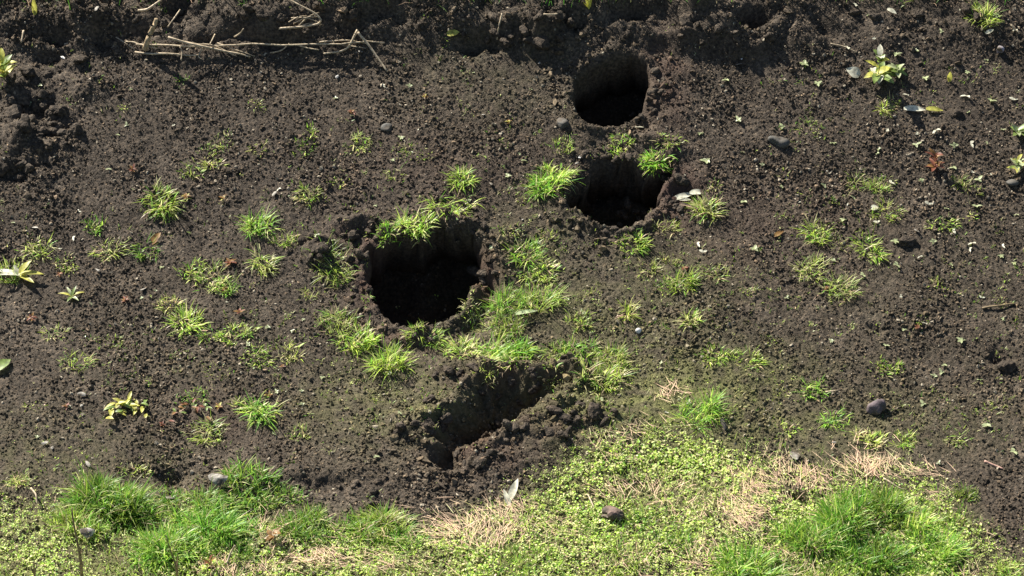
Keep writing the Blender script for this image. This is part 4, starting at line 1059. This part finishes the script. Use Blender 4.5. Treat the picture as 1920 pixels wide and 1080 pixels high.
straw("straw", [(1018, 26), (1046, 25)], .003, .003, STRAW, "short pale straw on the bank left of the yellow V shoots", "straw", lift=.02)
straw("straw", [(255, 98), (330, 102), (372, 104)], .005, .003, STRAW, "low straw lying at the foot of the stick", "straw", lift=.006)
straw("straw", [(335, 88, .02), (340, 98), (338, 112)], .0035, .003, STRAW, "short bent straw hanging below the stick", "straw")
straw("straw", [(215, 72), (250, 92)], .003, .002, STRAW, "thin straw left of the stick", "straw")
straw("straw", [(46, 58), (42, 80)], .005, .003, STRAW, "short pale straw on the bank in the upper left corner", "straw", lift=.02)
straw("curled_straw", [(520, 54), (560, 52, .02), (594, 46, .04), (602, 36, .06), (590, 24, .06), (560, 10, .05), (540, 0, .04)], .005, .003, STRAW, "brown straw curled into a loop on the bank, upper left", "straw", lift=.02)
for i, (a, b_) in enumerate([((545, 36), (600, 42)), ((550, 46), (596, 32)), ((560, 50), (588, 30)), ((540, 44), (575, 32)), ((566, 44), (598, 26)), ((555, 54), (600, 46))]):
    straw("straw", [(*a, .01), ((a[0] + b_[0]) / 2, (a[1] + b_[1]) / 2 - 3, .04), (*b_, .02)], .0026, .0016, STRAW, "thin brown straw in the tangle inside the curled loop", "straw", lift=.02)["group"] = "straws in the tangle"
for pts_, lab_ in [([(236, 78), (262, 88, .01), (300, 92)], "thin straw just left of the stick's foot, lying level"), ([(380, 92), (372, 106), (380, 112)], "small hooked straw under the slanting straws"), ([(596, 82), (640, 78, .02), (690, 84)], "thin straw just above the long one's right end"),
                  ([(440, 70, .02), (452, 62, .05), (458, 54, .07)], "short straw sticking up out of the bank, upper left"), ([(404, 66), (396, 84, .03)], "tiny upright straw over the slanting straws"), ([(505, 100), (530, 94, .01), (542, 84, .02)], "short straw lying under the long one, right of the slanting straws"),
                  ([(336, 20, .04), (322, 40, .02), (312, 54)], "thin pale stem leaning against the dark pit by the stick"), ([(560, 88), (600, 92)], "short level straw under the long straw's right half")]:
    straw("straw", pts_, .0034, .0022, STRAW, lab_, "straw", lift=.012)
straw("twig", [(1842, 582), (1870, 577, .005), (1906, 570)], .0042, .003, STALK, "thin brown twig near the right edge, middle height", "twig", lift=.006)
straw("twig", [(1845, 864), (1865, 870), (1882, 877)], .005, .003, leaf_material("pink_twig", 0, .6, .2, (.42, .26, .2)), "pinkish short twig on the lower right soil", "twig", lift=.004)
straw("twig", [(1556, 84), (1580, 90), (1606, 98)], .003, .002, STRAW, "thin twig left of the leafy upright weed", "twig", lift=.006)
straw("straw", [(1895, 48), (1912, 62)], .0036, .003, STRAW, "pale straw in the upper right corner", "straw", lift=.02)
straw("straw", [(1545, 735), (1572, 733)], .003, .002, STRAW, "short pink straw beside a tuft left of the mauve stone", "straw")
straw("straw", [(1100, 927), (1112, 950, .02), (1118, 962)], .003, .002, STRAW, "thin straw over the straw mat by the pinkish stone", "straw")
straw("pale_straw", [(427, 1056), (436, 1036, .02), (443, 1022, .05)], .0042, .003, STRAW, "leaning pale straw in the bottom left grass", "straw", lift=.02)
straw("straw", [(60, 918), (70, 930, .02), (72, 948)], .004, .003, STRAW, "curved pale straw near the left edge above the lawn", "straw", lift=.015)
straw("straw", [(1655, 900), (1680, 912, .01), (1700, 922)], .004, .003, STRAW, "straw slanting across the dead grass on the bottom right", "straw", lift=.015)


def stalk(px, py, h, lean, r0, label):
    p = at(px, py)
    H = h * PXM / .79
    P = [(lean * s * s * PXM + .006 * math.sin(s * 5), 0.01 * s, H * s - .02) for s in np.linspace(0, 1, 12)]
    root = bpy.data.objects.new("dead_stalk", None); COL.objects.link(root); root.location = p; root.empty_display_size = .02
    tube("stem", P, r0, r0 * .4, STALK, root)
    for k, (s, a) in enumerate([(.05, 1.2), (.12, -1.0), (.45, .7)]):
        o = link("leaf", leaf_mesh("leaf", .12 * (1 - s), .008, .3, .3, k), STALK, root)
        o.location = P[int(s * 11)]; o.rotation_euler = (0, -1.2, a)
    return tag(root, label, "stalk")


stalk(152, 1088, 135, 3, .006, "tall dark dead stalk standing in front on the bottom left")
stalk(330, 1090, 88, -6, .004, "thinner dark dead stalk on the bottom left edge, right of the tall one")
stalk(62, 1085, 28, 2, .004, "short dark stub of stalk in the bottom left corner")
